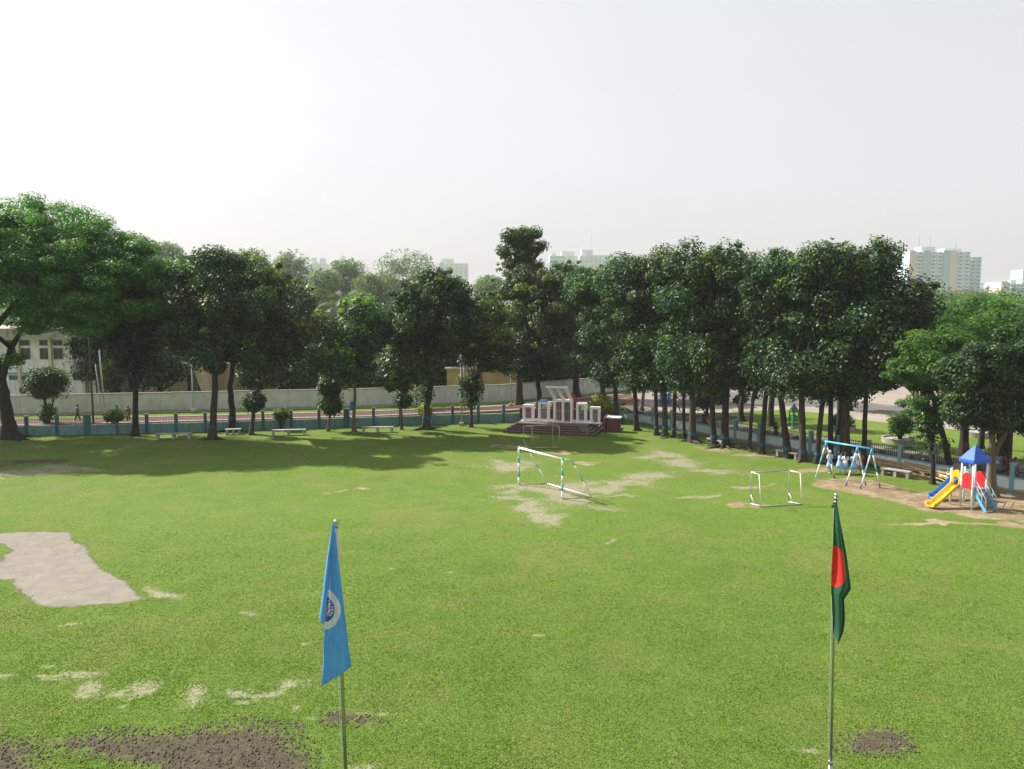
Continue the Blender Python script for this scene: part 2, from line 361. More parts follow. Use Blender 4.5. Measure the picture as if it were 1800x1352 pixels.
dirt = np.maximum(dirt, poly([(1425, 853), (1450, 846), (1500, 838), (1560, 850), (1600, 862), (1640, 866), (1700, 852), (1760, 850), (1850, 860), (1900, 945), (1800, 920), (1700, 906), (1620, 898), (1570, 882), (1500, 868), (1440, 860)], .9))
dirt = np.maximum(dirt, .8 * poly([(1260, 770), (1330, 785), (1420, 800), (1560, 822), (1650, 850), (1640, 838), (1560, 812), (1420, 790), (1330, 776), (1260, 760)], .8))
for q in [[(80, 1303), (150, 1290), (250, 1287), (330, 1282), (420, 1276), (495, 1279), (520, 1300), (545, 1330), (555, 1375), (330, 1375), (270, 1348), (190, 1330), (140, 1316)], [(-60, 1300), (45, 1306), (62, 1330), (80, 1375), (-60, 1380)]]:
    soilm = np.maximum(soilm, poly(q, .8, .5))
for e in [(617, 1267, 36, 8), (1535, 1303, 56, 19), (40, 814, 70, 5.5), (110, 809, 26, 3, .8), (530, 1280, 26, 3)]:
    soilm = np.maximum(soilm, ell(*e))
pitch = poly([(-20, 938), (30, 934), (60, 933), (120, 935), (128, 950), (150, 958), (165, 980), (180, 1000), (205, 1012), (222, 1022), (226, 1032), (235, 1045), (252, 1051), (215, 1058), (120, 1068), (90, 1069), (60, 1057), (42, 1045), (22, 1027), (25, 1018), (-8, 1018), (-30, 1010)], .3, .22)
hole = poly([(-60, 952), (4, 957), (24, 968), (8, 975), (8, 984), (-12, 988), (-60, 990)], .35)
pitch = np.minimum(pitch, 1 - hole)
zz = (value_noise(PX, PY, 7.0, 3) - .5) * .03 + (value_noise(PX, PY, 2.2, 4) - .5) * .02
_ya = np.interp(PX, [p.x for p in FA], [p.y for p in FA], right=99)
_xb = np.interp(-PY, [-p.y for p in FB], [p.x for p in FB])
_out = np.maximum((PX < FA[-1].x) * np.clip((PY - _ya + .8) / .8, 0, 1), (PX > _xb - .8) * np.clip((PX - _xb + .8) / .8, 0, 1) * (PY > 38))
zz = zz * (1 - _out) - .02 * _out
zz += soilm * ((value_noise(PX, PY, .35, 5)) * .07 + .02)
zz -= .012
me = bpy.data.meshes.new("playing_field")
V = np.stack([PX, PY, zz], 1).astype(np.float32)
idx = np.arange(nx * ny).reshape(ny, nx)
F = np.stack([idx[:-1, :-1], idx[:-1, 1:], idx[1:, 1:], idx[1:, :-1]], -1).reshape(-1, 4)
def np_mesh(me, V, F, smooth=False):
    nv, nf = len(V), len(F); k = F.shape[1]
    me.vertices.add(nv); me.vertices.foreach_set("co", V.astype(np.float32).ravel())
    me.loops.add(nf * k); me.loops.foreach_set("vertex_index", F.astype(np.int32).ravel())
    me.polygons.add(nf); me.polygons.foreach_set("loop_start", (np.arange(nf) * k).astype(np.int32))
    me.polygons.foreach_set("loop_total", np.full(nf, k, np.int32))
    me.polygons.foreach_set("use_smooth", np.full(nf, smooth)); me.update(calc_edges=True); me.validate()
np_mesh(me, V, F, True)
ca = me.color_attributes.new("masks", 'FLOAT_COLOR', 'POINT')
ca.data.foreach_set("color", np.stack([sand, dirt, soilm, pitch], 1).astype(np.float32).ravel())
me.materials.append(M['field'])
o = bpy.data.objects.new("playing_field", me); COL.objects.link(o); tag(o, kind="structure")
def field_z(x, y):
    x, y = np.array([x]), np.array([y])
    return float(((value_noise(x, y, 7.0, 3) - .5) * .03 + (value_noise(x, y, 2.2, 4) - .5) * .02 - .012)[0])
g = MB(); g.add([(-3500, -200, -.12), (3500, -200, -.12), (3500, 5000, -.12), (-3500, 5000, -.12)], [(0, 1, 2, 3)])
struct("ground", g, M['grass'])

# clods on the dug soil: nobody could count them
rng = np.random.RandomState(7); cand = np.where(soilm > .25)[0]; cand = cand[PY[cand] < 60]
near = cand[PY[cand] < 30]; pick = rng.choice(near, 9000)
base = np.array([[1, 0, 0], [-1, 0, 0], [0, 1, 0], [0, -1, 0], [0, 0, 1], [0, 0, -1]], float)
bf = np.array([[0, 2, 4], [2, 1, 4], [1, 3, 4], [3, 0, 4], [2, 0, 5], [1, 2, 5], [3, 1, 5], [0, 3, 5]])
N = len(pick); size = .006 + .042 * rng.rand(N) ** 4.5
jit = 1 + .5 * (rng.rand(N, 6, 3) - .5); Vs = base[None] * jit * size[:, None, None] * np.array([1, 1, .7])
ang = rng.rand(N) * 6.283; ca_, sa_ = np.cos(ang), np.sin(ang)
xr = Vs[:, :, 0] * ca_[:, None] - Vs[:, :, 1] * sa_[:, None] + Vs[:, :, 2] * .4; yr = Vs[:, :, 0] * sa_[:, None] + Vs[:, :, 1] * ca_[:, None]
px_ = PX[pick] + (rng.rand(N) - .5) * .25; py_ = PY[pick] + (rng.rand(N) - .5) * .25
Vw = np.stack([xr + px_[:, None], yr + py_[:, None], Vs[:, :, 2] + (zz[pick] + size * .35)[:, None]], -1).reshape(-1, 3)
Fw = (bf[None] + (np.arange(N) * 6)[:, None, None]).reshape(-1, 3)
me = bpy.data.meshes.new("soil_clods"); np_mesh(me, Vw, Fw); me.materials.append(plain("dug_soil", (.115, .094, .066), .95, .75, 14))
o = bpy.data.objects.new("rubble", me); COL.objects.link(o); tag(o, "loose dark soil clods and stones strewn over the dug-up patches of grass", "rubble", kind="stuff")

# grass tufts standing on the nearer half of the field
rng = np.random.RandomState(11)
NT_ = 700000
yy = 13.5 + (46 - 13.5) * rng.rand(NT_) ** 1.35; xx = (rng.rand(NT_) * 2 - 1) * (yy * .66 + 1.5)
ii = np.clip(((xx - X0) / ST + .5).astype(int), 0, nx - 1) + np.clip(((yy - Y0) / ST + .5).astype(int), 0, ny - 1) * nx
keep = (rng.rand(len(xx)) < np.clip((45.5 - yy) / 18, 0, 1)) & (np.maximum(np.maximum(sand[ii] * .8, dirt[ii]), np.maximum(soilm[ii], pitch[ii])) < .35 + .2 * rng.rand(NT_))
xx, yy, ii = xx[keep], yy[keep], ii[keep]; N = len(xx)
h = (.009 + .015 * rng.rand(N)) * (.7 + .7 * value_noise(xx, yy, .8, 9)); w = .006 + .008 * rng.rand(N) + yy * .0003; a = rng.rand(N) * 6.283
lean = (rng.rand(N, 2) - .5) * .055
dx, dy = np.cos(a) * w, np.sin(a) * w; z0 = zz[ii]
P = np.stack([np.stack([xx - dx, yy - dy, z0 - .005], -1), np.stack([xx + dx, yy + dy, z0 - .005], -1), np.stack([xx + dx * .6 + lean[:, 0], yy + dy * .6 + lean[:, 1], z0 + h], -1), np.stack([xx - dx * .6 + lean[:, 0] * 1.3, yy - dy * .6 + lean[:, 1] * 1.3, z0 + h * .85], -1)], 1).reshape(-1, 3)
me = bpy.data.meshes.new("grass"); np_mesh(me, P, np.arange(N * 4).reshape(-1, 4))
M['blade'] = leafmat("grass_blade", (.096, .168, .017, 1), (.122, .194, .024, 1), (.154, .220, .036, 1), trans=.35, rough=.6, hue_var=0)
me.materials.append(M['blade'])
o = bpy.data.objects.new("grass", me); COL.objects.link(o); tag(o, "short mown yellow-green grass covering the near half of the playing field", "grass", kind="stuff")

# ------------------------------------------------------------ fences lines
def P2(v): return (v.x, v.y)
def shift(line, d):
    out = []
    for k, p in enumerate(line):
        q0, q1 = line[max(0, k - 1)], line[min(len(line) - 1, k + 1)]; tdir = (q1 - q0).normalized()
        out.append(p + Vector((-tdir.y, tdir.x, 0)) * d)
    return out
def strip(name, la, lb, z, mat, thick=0.0):
    m = MB(); n = len(la)
    vs = [(p.x, p.y, z) for p in la] + [(p.x, p.y, z) for p in lb]; fs = [(i, i + 1, n + i + 1, n + i) for i in range(n - 1)]
    m.add(vs, fs)
    if thick:
        vs = [(p.x, p.y, z - thick) for p in la] + [(p.x, p.y, z) for p in la]
        m.add(vs, [(i, i + 1, n + i + 1, n + i) for i in range(n - 1)])
        vs = [(p.x, p.y, z - thick) for p in lb] + [(p.x, p.y, z) for p in lb]
        m.add(vs, [(i, i + 1, n + i + 1, n + i) for i in range(n - 1)])
    return struct(name, m, mat)
BW = [Vector((-80, 83.0, 0)), Vector((-52, 85.0, 0)), Vector((-34, 88.6, 0)), Vector((-16.4, 92.0, 0)), Vector((-1.5, 96.0, 0)), Vector((8.0, 102.8, 0)), Vector((17.5, 111.0, 0))]
# footpath between fence and boundary wall
pa = [Vector((-80, 74.5, 0)), Vector((-43, 78.0, 0)), Vector((-15, 83.6, 0)), Vector((-.5, 88.2, 0)), Vector((6, 92.5, 0)), Vector((11, 97.5, 0)), Vector((15, 100, 0))]
pb = [p + Vector((-.9, 3.1, 0)) for p in pa]
strip("footpath", pa, pb, .06, M['brick'])
strip("kerb_front", shift(pa, -.45), pa, .10, M['kerb'], .2); strip("kerb_back", pb, shift(pb, .4), .10, M['kerb'], .2)
def gpoly(name, pts, z, mat):
    m = MB(); m.add([(p.x, p.y, z) for p in pts], [tuple(range(len(pts)))]); return struct(name, m, mat)
gpoly("plaza", [Vector((14.6, 97, 0)), Vector((12.5, 92, 0)), Vector((13, 84.5, 0)), G(1160, 727), G(1280, 726), G(1500, 738), G(1690, 757), G(1830, 766), Vector((75, 62, 0)), Vector((110, 150, 0)), Vector((60, 175, 0)), Vector((22, 150, 0)), Vector((16, 115, 0))], .004, M['plaza'])
gpoly("road", [G(1150, 716), G(1290, 712), G(1430, 715), G(1560, 728), G(1820, 755), G(1820, 738), G(1560, 712), G(1430, 697), G(1290, 690), G(1150, 695)], .010, M['asphalt'])
gpoly("park_lawn", [G(1262, 733), G(1290, 723), G(1380, 721), G(1450, 727), G(1510, 738), G(1590, 747), G(1680, 757), G(1760, 766), G(1850, 772), G(1850, 812), G(1700, 800), G(1560, 782), G(1450, 768), G(1330, 752)], .016, M['grass'])
gpoly("flower_bed", [G(1092, 703), G(1118, 699), G(1128, 705), G(1110, 711), G(1090, 709)], .018, plain("red_earth", (.22, .07, .05), .95, .3))
sb = shift(FB, -1.4); sc2 = shift(FB, -3.6)
for l in (sb, sc2): l[0] = l[0] + Vector((-.5, 1.0, 0))
strip("side_path", shift(FB, .4), shift(FB, 7.5), .012, plain("grey_path", (.30, .26, .235), .9, .25, 1.5))
# ------------------------------------------------------------ fences
def along(line, step):
    out = []; carry = 0.0
    for a, b in zip(line[:-1], line[1:]):
        L = (b - a).length; d = (b - a) / L; s = carry
        while s < L: out.append((a + d * s, d)); s += step
        carry = s - L
    return out
def fence(line, wm, pm, label, group, ornate, wide_every=0):
    root = empty("fence", (line[0].x, line[0].y, 0), 0, label, "fence"); off = Vector((line[0].x, line[0].y, 0))
    w = MB(); c = MB()
    for a, b in zip(line[:-1], line[1:]):
        w.bar(a - off + Vector((0, 0, .36)), b - off + Vector((0, 0, .36)), .16, .86)
        c.bar(a - off + Vector((0, 0, .83)), b - off + Vector((0, 0, .83)), .24, .08)
    w.build("wall", wm, root); c.build("coping", M['kerb'] if not ornate else pm, root)
    pts = along(line, 2.5)
    for k, (p, d) in enumerate(pts):
        rz = math.atan2(d.y, d.x); wd = .26 if not (wide_every and k % wide_every == 5) else .55
        m = MB(); m.box(p - off + Vector((0, 0, .80)), (wd, .27, 1.72), rz); m.box(p - off + Vector((0, 0, 1.70)), (wd + .06, .33, .07), rz)
        m.build("post", pm, root)
        if k + 1 < len(pts):
            q = pts[k + 1][0]; a, b = p - off, q - off; u = (b - a).normalized(); L = (b - a).length
            g = MB(); z0, z1 = .87, 1.55
            for z in ((z0 + .06, z1 - .12) if not ornate else (z0 + .05, z0 + .36, z1 - .06)):
                g.bar(a + Vector((0, 0, z)), b + Vector((0, 0, z)), .025, .03)
            n = int(L / (.13 if not ornate else .155))
            for i in range(1, n):
                e = a + u * (L * i / n)
                g.bar(e + Vector((0, 0, z0)), e + Vector((0, 0, z1 + (.06 if i % 2 else 0))), .018 if not ornate else .022, .018 if not ornate else .022)
                if ornate:      # small cast roundels and finials between the bars
                    rr = .055
                    e2 = e - u * (L / n / 2)
                    for zc in (z0 + .14, z0 + .27, z1 - .18):
                        ring = [e2 + u * rr * math.cos(t) + Vector((0, 0, zc + rr * math.sin(t))) for t in [k2 * math.pi / 3 for k2 in range(7)]]
                        g.tube(ring, .012, 4, cap=False)
            g.build("grille", M['iron'], root)
    return root
fence(FA, M['fence_teal'], M['fence_post'], "low teal wall with posts and thin iron grille in front of the red footpath", None, False, 9)
fence(FB[:], M['fence_pale'], M['fence_post_b'], "low pale blue wall with posts and ornate iron grille beside the row of trunks", None, True)
# boundary wall
off = BW[0].copy(); root = empty("boundary_wall", off, 0, "long weathered white boundary wall behind the red footpath", "wall")
w = MB(); c = MB()
for a, b in zip(BW[:-1], BW[1:]):
    w.bar(a - off + Vector((0, 0, .92)), b - off + Vector((0, 0, .92)), .16, 2.0); c.bar(a - off + Vector((0, 0, 1.97)), b - off + Vector((0, 0, 1.97)), .30, .10)
w.build("wall", M['boundary'], root); c.build("coping", M['concrete'], root)
for p, d in along(BW, 3.2):
    m = MB(); m.box(p - off + Vector((0, 0, .95)), (.28, .26, 1.94), math.atan2(d.y, d.x)); m.build("pilaster", M['boundary'], root)
# the continuation past the trees: higher white wall
o = BW[-1]; root = empty("boundary_wall", o, 0, "taller plain white wall past the monument, behind the pair of leaning trunks", "wall")
m = MB(); m.bar(Vector((.4, .3, 1.3)), Vector((14, 14, 1.3)), .2, 2.8); m.build("wall", M['boundary'], root)
m = MB(); m.bar(Vector((.4, .3, 2.76)), Vector((14, 14, 2.76)), .34, .12); m.build("coping", M['concrete'], root)

# ------------------------------------------------------------ trees
rng = np.random.RandomState(21)
def unit(n):
    v = rng.normal(size=(n, 3)); return v / np.linalg.norm(v, axis=1)[:, None]
def leaves(c, r, n, leaf, flat=.85, tipp=.0, up=.5, droop=0.0, asp=.5):
    """c (k,3) clump centres, r (k,) radii -> leaf quads scattered over each clump"""
    k = len(c); which = rng.randint(0, k, n)
    d = unit(n); rad = r[which] * (.32 + .74 * rng.rand(n) ** .6)
    pos = c[which] + d * rad[:, None] * np.array([1, 1, flat])
    nrm = d * .8 + unit(n) * .75 + np.array([0, 0, up]); nrm /= np.linalg.norm(nrm, axis=1)[:, None]
    t = unit(n); t = t - nrm * (t * nrm).sum(1)[:, None]; t[:, 2] -= droop; t /= np.linalg.norm(t, axis=1)[:, None]
    b = np.cross(nrm, t)
    L = leaf * (.65 + .7 * rng.rand(n)); W = L * asp
    P = np.stack([pos - t * L[:, None] * .5, pos + b * W[:, None] * .5, pos + t * L[:, None] * .5, pos - b * W[:, None] * .5], 1)
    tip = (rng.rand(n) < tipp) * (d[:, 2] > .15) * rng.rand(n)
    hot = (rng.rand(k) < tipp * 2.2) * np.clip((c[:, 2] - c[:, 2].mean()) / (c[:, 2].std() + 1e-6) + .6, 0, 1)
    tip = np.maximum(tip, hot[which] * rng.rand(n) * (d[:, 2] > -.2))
    return P.reshape(-1, 3), tip, which
def crown_obj(parts, mat, parent, name="crown"):
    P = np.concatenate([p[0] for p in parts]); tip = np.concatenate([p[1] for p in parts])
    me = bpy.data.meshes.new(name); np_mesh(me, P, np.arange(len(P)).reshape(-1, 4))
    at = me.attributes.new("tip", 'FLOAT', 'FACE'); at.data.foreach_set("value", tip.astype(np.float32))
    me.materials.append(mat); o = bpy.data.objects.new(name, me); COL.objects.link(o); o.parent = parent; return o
def clumps(cx, cy, cz, rx, ry, rz, n, cr, shell=.5, bottom=-1.0, squash=1.0):
    out = []
    while len(out) < n:
        d = unit(1)[0]; q = shell + (1 - shell) * rng.rand() ** .7
        p = d * q
        if p[2] < bottom: continue
        out.append([cx + p[0] * rx, cy + p[1] * ry, cz + p[2] * rz])
    return np.array(out), cr * (.6 + .8 * rng.rand(n))
def limb(m, p, q, r0, r1, sag=.0, n=7, seg=4):
    p, q = Vector(p), Vector(q); pts = []
    L = (q - p).length
    for i in range(seg + 1):
        s = i / seg; w = Vector((random.uniform(-1, 1), random.uniform(-1, 1), random.uniform(-.5, .5))) * L * .035 if 0 < i < seg else Vector()
        pts.append(p.lerp(q, s) + w + Vector((0, 0, math.sin(s * math.pi) * sag * L)))
    m.tube(pts, [r0 + (r1 - r0) * i / seg for i in range(seg + 1)], n)
def flare_trunk(m, pts, r0, r1, n=14):
    """trunk with root flare: pts from the ground up"""
    P = [Vector(p) for p in pts]; rad = []; full = []
    for i in range(len(P) - 1):
        for s in (0, .34, .67): full.append(P[i].lerp(P[i + 1], s))
    full.append(P[-1]); zt = full[-1].z
    full = [full[0] + Vector((0, 0, -.12)), full[0] + Vector((0, 0, .12)), full[0] + (full[1] - full[0]) * .22 + Vector((0, 0, .1))] + full[1:]
    Lp = len(full); vs = []; fs = []; ph = random.uniform(0, 6)
    for i, p in enumerate(full):
        s = i / (Lp - 1); r = r0 + (r1 - r0) * s; fl = math.exp(-max(0, p.z) / (r0 * 1.1))
        wob = Vector((random.uniform(-1, 1), random.uniform(-1, 1), 0)) * r0 * .12 * (i > 3)
        for k in range(n):
            t = 2 * math.pi * k / n; rr = r * (1 + fl * (.55 + .45 * math.cos(4 * t + ph) + .25 * math.cos(7 * t + 2 * ph)) + .06 * math.sin(3 * t + i))
            vs.append(p + wob + Vector((math.cos(t), math.sin(t), 0)) * rr)
    for i in range(Lp - 1):
        for k in range(n):
            k2 = (k + 1) % n; fs.append((i * n + k, i * n + k2, (i + 1) * n + k2, (i + 1) * n + k))
    m.add(vs, fs, True)
def surface_roots(m, base, r, k=4):
    for _ in range(k):
        a = random.uniform(0, 6.28); L = random.uniform(.5, 1.3)
        p = Vector(base) + Vector((math.cos(a), math.sin(a), 0)) * r * .8 + Vector((0, 0, .16)); q = Vector(base) + Vector((math.cos(a + random.uniform(-.4, .4)), math.sin(a), 0)) * (r + L) + Vector((0, 0, -.02))
        m.tube([p, p.lerp(q, .5) + Vector((0, 0, -.02)), q], [r * .35, r * .2, r * .06], 6)
random.seed(5)
DEN = 1.0
def tree(base, path, tr, C, leaf='leaf', label="", cat="tree", group=None, bark='bark', band=None, n=None, cl=None, cr=.98, lsz=.26, tipp=.06, shell=.45, name="shade_tree", extra=(), bottom=-1, roots=0, flat=.85, nl=7, up=.5, asp=.5, droop=0.0):
    """base: ground point; path: trunk offsets above the base; C: crown ellipsoids (cx,cy,cz,rx,ry,rz) in world"""
    root = empty(name, (base.x, base.y, 0), 0, label, cat, group); o = Vector((base.x, base.y, 0))
    pts = [Vector((0, 0, 0))] + [Vector(p) for p in path]
    tm = MB(); flare_trunk(tm, pts, tr, tr * .62)
    if roots: surface_roots(tm, (0, 0, 0), tr * 1.2, roots)
    top = pts[-1]; parts = []
    for (cx, cy, cz, rx, ry, rz) in C:
        c = (cx - o.x, cy - o.y, cz); vol = (rx * ry * rz) ** (1 / 3)
        k = cl or max(10, int((rx * ry * 1.1 + rx * rz * 1.0) * 1.25)); kk, rr = clumps(*c, max(.3, rx - cr * .7), max(.3, ry - cr * .7), max(.3, rz - cr * .6), k, cr, shell, bottom)
        area = 4 * math.pi * (((rx * ry) ** 1.6 + (rx * rz) ** 1.6 + (ry * rz) ** 1.6) / 3) ** (1 / 1.6)
        nn = int((n or area * 56 * (.34 / lsz) ** 1.7) * DEN)
        parts.append(leaves(kk, rr, nn, lsz, flat, tipp, up, droop, asp))
        # a few wild twigs breaking the outline
        kw, rw = clumps(*c, rx * .94, ry * .94, rz * .94, max(5, k // 3), cr * .40, .97, max(bottom, -.5)); parts.append(leaves(kw, rw, int(nn * .05), lsz, flat, min(1, tipp * 3), up, droop, asp))
        for i in range(nl):
            q = kk[rng.randint(0, len(kk))]; s = random.uniform(.55, 1)
            st = pts[-2].lerp(top, s) if len(pts) > 1 else top
            limb(tm, st, q, tr * .42, tr * .08)
    for (p, q, r0, r1) in extra: limb(tm, Vector(p), Vector(q), r0, r1, seg=5)
    tm.build("trunk", M[bark], root)
    if band:
        bz, bh = band; f = MB(); s = bz / max(.01, pts[1].z); c0 = pts[0].lerp(pts[1], s); s2 = (bz + bh) / max(.01, pts[1].z); c1 = pts[0].lerp(pts[1], s2)
        rb = tr * (1.03 + .62 * math.exp(-bz / (tr * 1.1))) + .004
        rb2 = tr * (1.02 + .62 * math.exp(-(bz + bh) / (tr * 1.1))) + .004
        f.tube([c0, c1], [rb, rb2], 16, cap=False); f.build("painted_band", M['band'], root)
    crown_obj(parts, M[leaf], root)
    return root
def CR(px, py, Y, wpx, hpx, depth=None):   # crown ellipsoid from its size in the photo at world depth Y
    p = AT(px, py, Y); k = Y / FPX
    return (p.x, p.y, p.z, wpx / 2 * k, (depth or wpx / 2 * k), hpx / 2 * k)
def P(px, py, base):                       # trunk waypoint (offset from the base) at the base's depth
    q = AT(px, py, base.y); return Vector((q.x - base.x, 0, q.z))
LG = "trees along the far side of the field"
RG = "trees in the row beside the right-hand fence"
# --- left row
b = G(22, 771)
tree(b, [P(8, 700, b), P(-12, 655, b), P(-20, 600, b)], .62, [], label="huge spreading rain tree with layered feathery crown at the left edge of the field", bark='bark_dark', roots=6, extra=[((-.9, 0, 5.2), (3.2, 0, 9), .34, .12), ((-.9, 0, 5.4), (-5, 1, 10), .34, .12), ((-1.6, 0, 8), (7, -2, 13), .26, .05), ((-.9, 0, 4.4), (1.6, -.5, 5.9), .12, .05), ((-1, 0, 4.6), (1.2, -.6, 7.1), .10, .04), ((-1.6, 0, 8), (-1, 3, 17), .3, .06), ((3.2, 0, 9), (11, 0, 11), .14, .04)], name="rain_tree") if False else None
def rain_crown(cx, cy, cz, rx, ry, rz, npad, rpad, nleaf, lsz, zmin=-.35, tipp=.05):
    c = []
    while len(c) < npad:
        d = unit(1)[0]
        if d[2] < zmin: continue
        q = .55 + .45 * rng.rand() ** .5
        if d[2] < 0: d = d * np.array([1, 1, 1.0])
        c.append([cx + d[0] * rx * q, cy + d[1] * ry * q, cz + d[2] * rz * q])
    c = np.array(c); r = rpad * (.6 + .7 * rng.rand(npad))
    return leaves(c, r, nleaf, lsz, .50, tipp, 1.0, 0, .42)
root = empty("rain_tree", (b.x, b.y, 0), 0, "huge spreading rain tree with layered feathery crown at the left edge of the field", "tree", LG)
tm = MB(); w = [P(20, 770, b), P(14, 735, b), P(8, 700, b), P(2, 668, b)]; w[0].z = 0; flare_trunk(tm, w, .55, .42); surface_roots(tm, (0, 0, 0), .8, 7)
lq = lambda x, y, dy=0: P(x, y, b) + Vector((0, dy, 0))
for pts_, r0, r1 in [([lq(2, 672), lq(8, 650), lq(20, 612), lq(38, 580), lq(70, 540, -1), lq(120, 500, -3)], .34, .08), ([lq(2, 672), lq(-6, 630), lq(-20, 590), lq(-60, 530, 1), lq(-120, 470, 3)], .40, .1),
                     ([lq(38, 580), lq(90, 555, 2), lq(150, 540, 3), lq(230, 530, 2)], .18, .05), ([lq(-20, 590), lq(0, 520, 3), lq(20, 450, 5)], .3, .06), ([lq(4, 662), lq(13, 646), lq(20, 638), lq(38, 629)], .11, .03), ([lq(14, 644), lq(14, 628), lq(12, 615)], .09, .03), ([lq(20, 612), lq(0, 560, -3), lq(-10, 480, -6)], .2, .05)]:
    tm.tube(pts_, [r0 + (r1 - r0) * i / (len(pts_) - 1) for i in range(len(pts_))], 9)
tm.build("trunk", M['bark_dark'], root)
cc = AT(-40, 520, 71); X_, Y_ = cc.x - b.x, cc.y - b.y
rp = [rain_crown(X_ + .6, Y_ - .5, cc.z - .4, 16.0, 7.5, 9.2, 520, 1.3, 180000, .26, -.04), rain_crown(X_ + 11.8, Y_ - 2.2, cc.z - 1.0, 6.6, 5, 6.3, 200, 1.1, 78000, .26, -.30), rain_crown(X_, Y_ - .5, cc.z + .1, 13, 5.5, 7.3, 160, 1.5, 50000, .3, -.02)]
for (qx, qy, qd, rx_, rz_, nn) in [(215, 585, 0, 2.4, 1.6, 5500), (30, 632, -.5, .8, .5, 700)]:
    q = lq(qx, qy, qd); rp.append(rain_crown(q.x, q.y, q.z, rx_, rx_, rz_, 14, .9, nn, .3, -1))
crown_obj(rp, M['rain'], root)

def lean(b, *px): return [P(x, y, b) for x, y in px]
b = G(238, 766)
tree(b, lean(b, (238, 722), (238, 688), (236, 650)), .30, [CR(228, 600, 68.9, 100, 150, 3.4), CR(265, 560, 70.4, 120, 200, 3.4)], label="dark shade tree with Y-forked trunk between the rain tree and the first bench", group=LG, bark='bark_dark', extra=[((0, 0, 4.0), tuple(P(220, 645, b)), .2, .1), ((0, 0, 4.0), tuple(P(262, 640, b)), .2, .1)], tipp=.02)
b = G(373, 772)
tree(b, lean(b, (376, 720), (378, 670), (376, 620)), .33, [CR(400, 520, 67.4, 190, 180, 3.4), CR(330, 540, 67.9, 120, 180, 3.4), CR(380, 610, 66.9, 110, 110, 3.4)], label="tall round-topped shade tree with a straight banded trunk beside the first bench", group=LG, band=(1.0, .28), roots=4)
b = G(407, 759)
tree(b, lean(b, (408, 720), (404, 680), (412, 620)), .34, [CR(440, 500, 72.4, 150, 120, 3.4), CR(455, 580, 71.4, 170, 160, 3.4), CR(500, 600, 71.4, 90, 110, 3.4)], label="shade tree with buttressed orange-brown roots close to the straight banded trunk", group=LG, bark='bark_dark', band=(1.15, .25), roots=6, tipp=.1)
b = G(442, 764)
tree(b, lean(b, (446, 720), (455, 690), (462, 665)), .20, [CR(462, 640, 68.9, 80, 75, 3.4), CR(446, 706, 71.5, 20, 40)], label="small leaning shade tree left of the second bench with leafy sprouts on its trunk", group=LG, n=3600, cl=16, cr=.8)
b = G(577, 758)
tree(b, lean(b, (580, 725), (584, 690), (582, 650)), .14, [CR(580, 600, 71.4, 85, 130, 3.4), CR(581, 680, 74, 34, 45), CR(583, 712, 74, 16, 30)], label="slim young tree with leaf tufts on its stem midway between two benches", group=LG, bark='bark_pale', cr=.9, cl=22, tipp=.12, n=4200)
b = G(622, 758)
tree(b, lean(b, (623, 720), (624, 690), (620, 640)), .17, [CR(630, 580, 71.9, 110, 110, 3.4), CR(615, 635, 71.4, 110, 80, 3.4), CR(640, 545, 72.4, 70, 60, 3.4)], label="young tree with pale trunk and a blue cloth hanging beside it", group=LG, bark='bark_pale', cr=1.0, tipp=.16)
b = G(706, 755)
tree(b, lean(b, (706, 728), (703, 705), (702, 690)), .12, [CR(702, 672, 71.4, 62, 46, 3.4), CR(708, 703, 74, 26, 24)], label="short sapling with two small leaf balls at the end of the third bench", group=LG, cr=.6, cl=14, n=2600, tipp=.1, name="sapling")
b = G(748, 755)
tree(b, lean(b, (751, 715), (757, 680), (764, 640)), .36, [CR(770, 560, 72.4, 185, 185, 3.4), CR(720, 570, 72.4, 110, 150, 3.4), CR(770, 515, 72.9, 130, 80, 3.4), CR(735, 650, 71.9, 70, 60, 3.4), CR(746, 690, 75, 22, 34)], label="big round grey-green shade tree with cyan banded trunk right of the yellowish bush", group=LG, band=(1.0, .28), roots=4, tipp=.03)
b = G(828, 751)
tree(b, lean(b, (829, 720), (829, 700), (831, 680)), .17, [CR(828, 676, 76, 48, 50), CR(831, 702, 76, 26, 26), CR(860, 615, 74.9, 120, 100, 3.4), CR(840, 560, 75.4, 120, 110, 3.4)], label="thin tree with a bright leaf tuft low on its banded trunk left of the monument", group=LG, band=(.9, .25), cr=.9, tipp=.12)
b = AT(947, 735, 86); b = Vector((b.x, 86, 0))
tree(b, [P(948, 690, b), P(943, 660, b), P(946, 620, b)], .33, [CR(950, 560, 86, 150, 180), CR(930, 510, 86.5, 110, 90), CR(985, 520, 87, 100, 110), CR(925, 620, 85, 120, 90), CR(975, 640, 86, 70, 60)], label="dark shade tree rising right behind the two left frames of the monument", group="trees behind the monument", bark='bark_dark', tipp=.1)
b = Vector((AT(913, 700, 93).x, 93, 0))
tree(b, [P(912, 660, b), P(912, 600, b), P(916, 500, b)], .46, [CR(914, 434, 93, 76, 66), CR(928, 446, 93, 60, 44), CR(900, 418, 93, 46, 34), CR(926, 409, 93, 56, 28), CR(948, 433, 92, 34, 18), CR(886, 443, 93, 30, 40), CR(922, 440, 94, 52, 28), CR(902, 470, 93, 60, 44), CR(938, 468, 93, 40, 26), CR(905, 505, 92, 90, 70)], label="tallest tree, its ragged top standing above all others left of the monument", group="trees behind the monument", cr=.75, tipp=.08, leaf='leaf_mid', flat=.7, nl=2)
b = Vector((AT(1013, 700, 100).x, 100, 0))
tree(b, [P(1013, 665, b), P(1012, 630, b), P(1010, 600, b)], .42, [CR(1015, 560, 99, 120, 190), CR(1010, 490, 100, 110, 70)], label="straight dark trunk tree beyond the monument in front of the white boundary wall", group="trees behind the monument", bark='bark_dark')
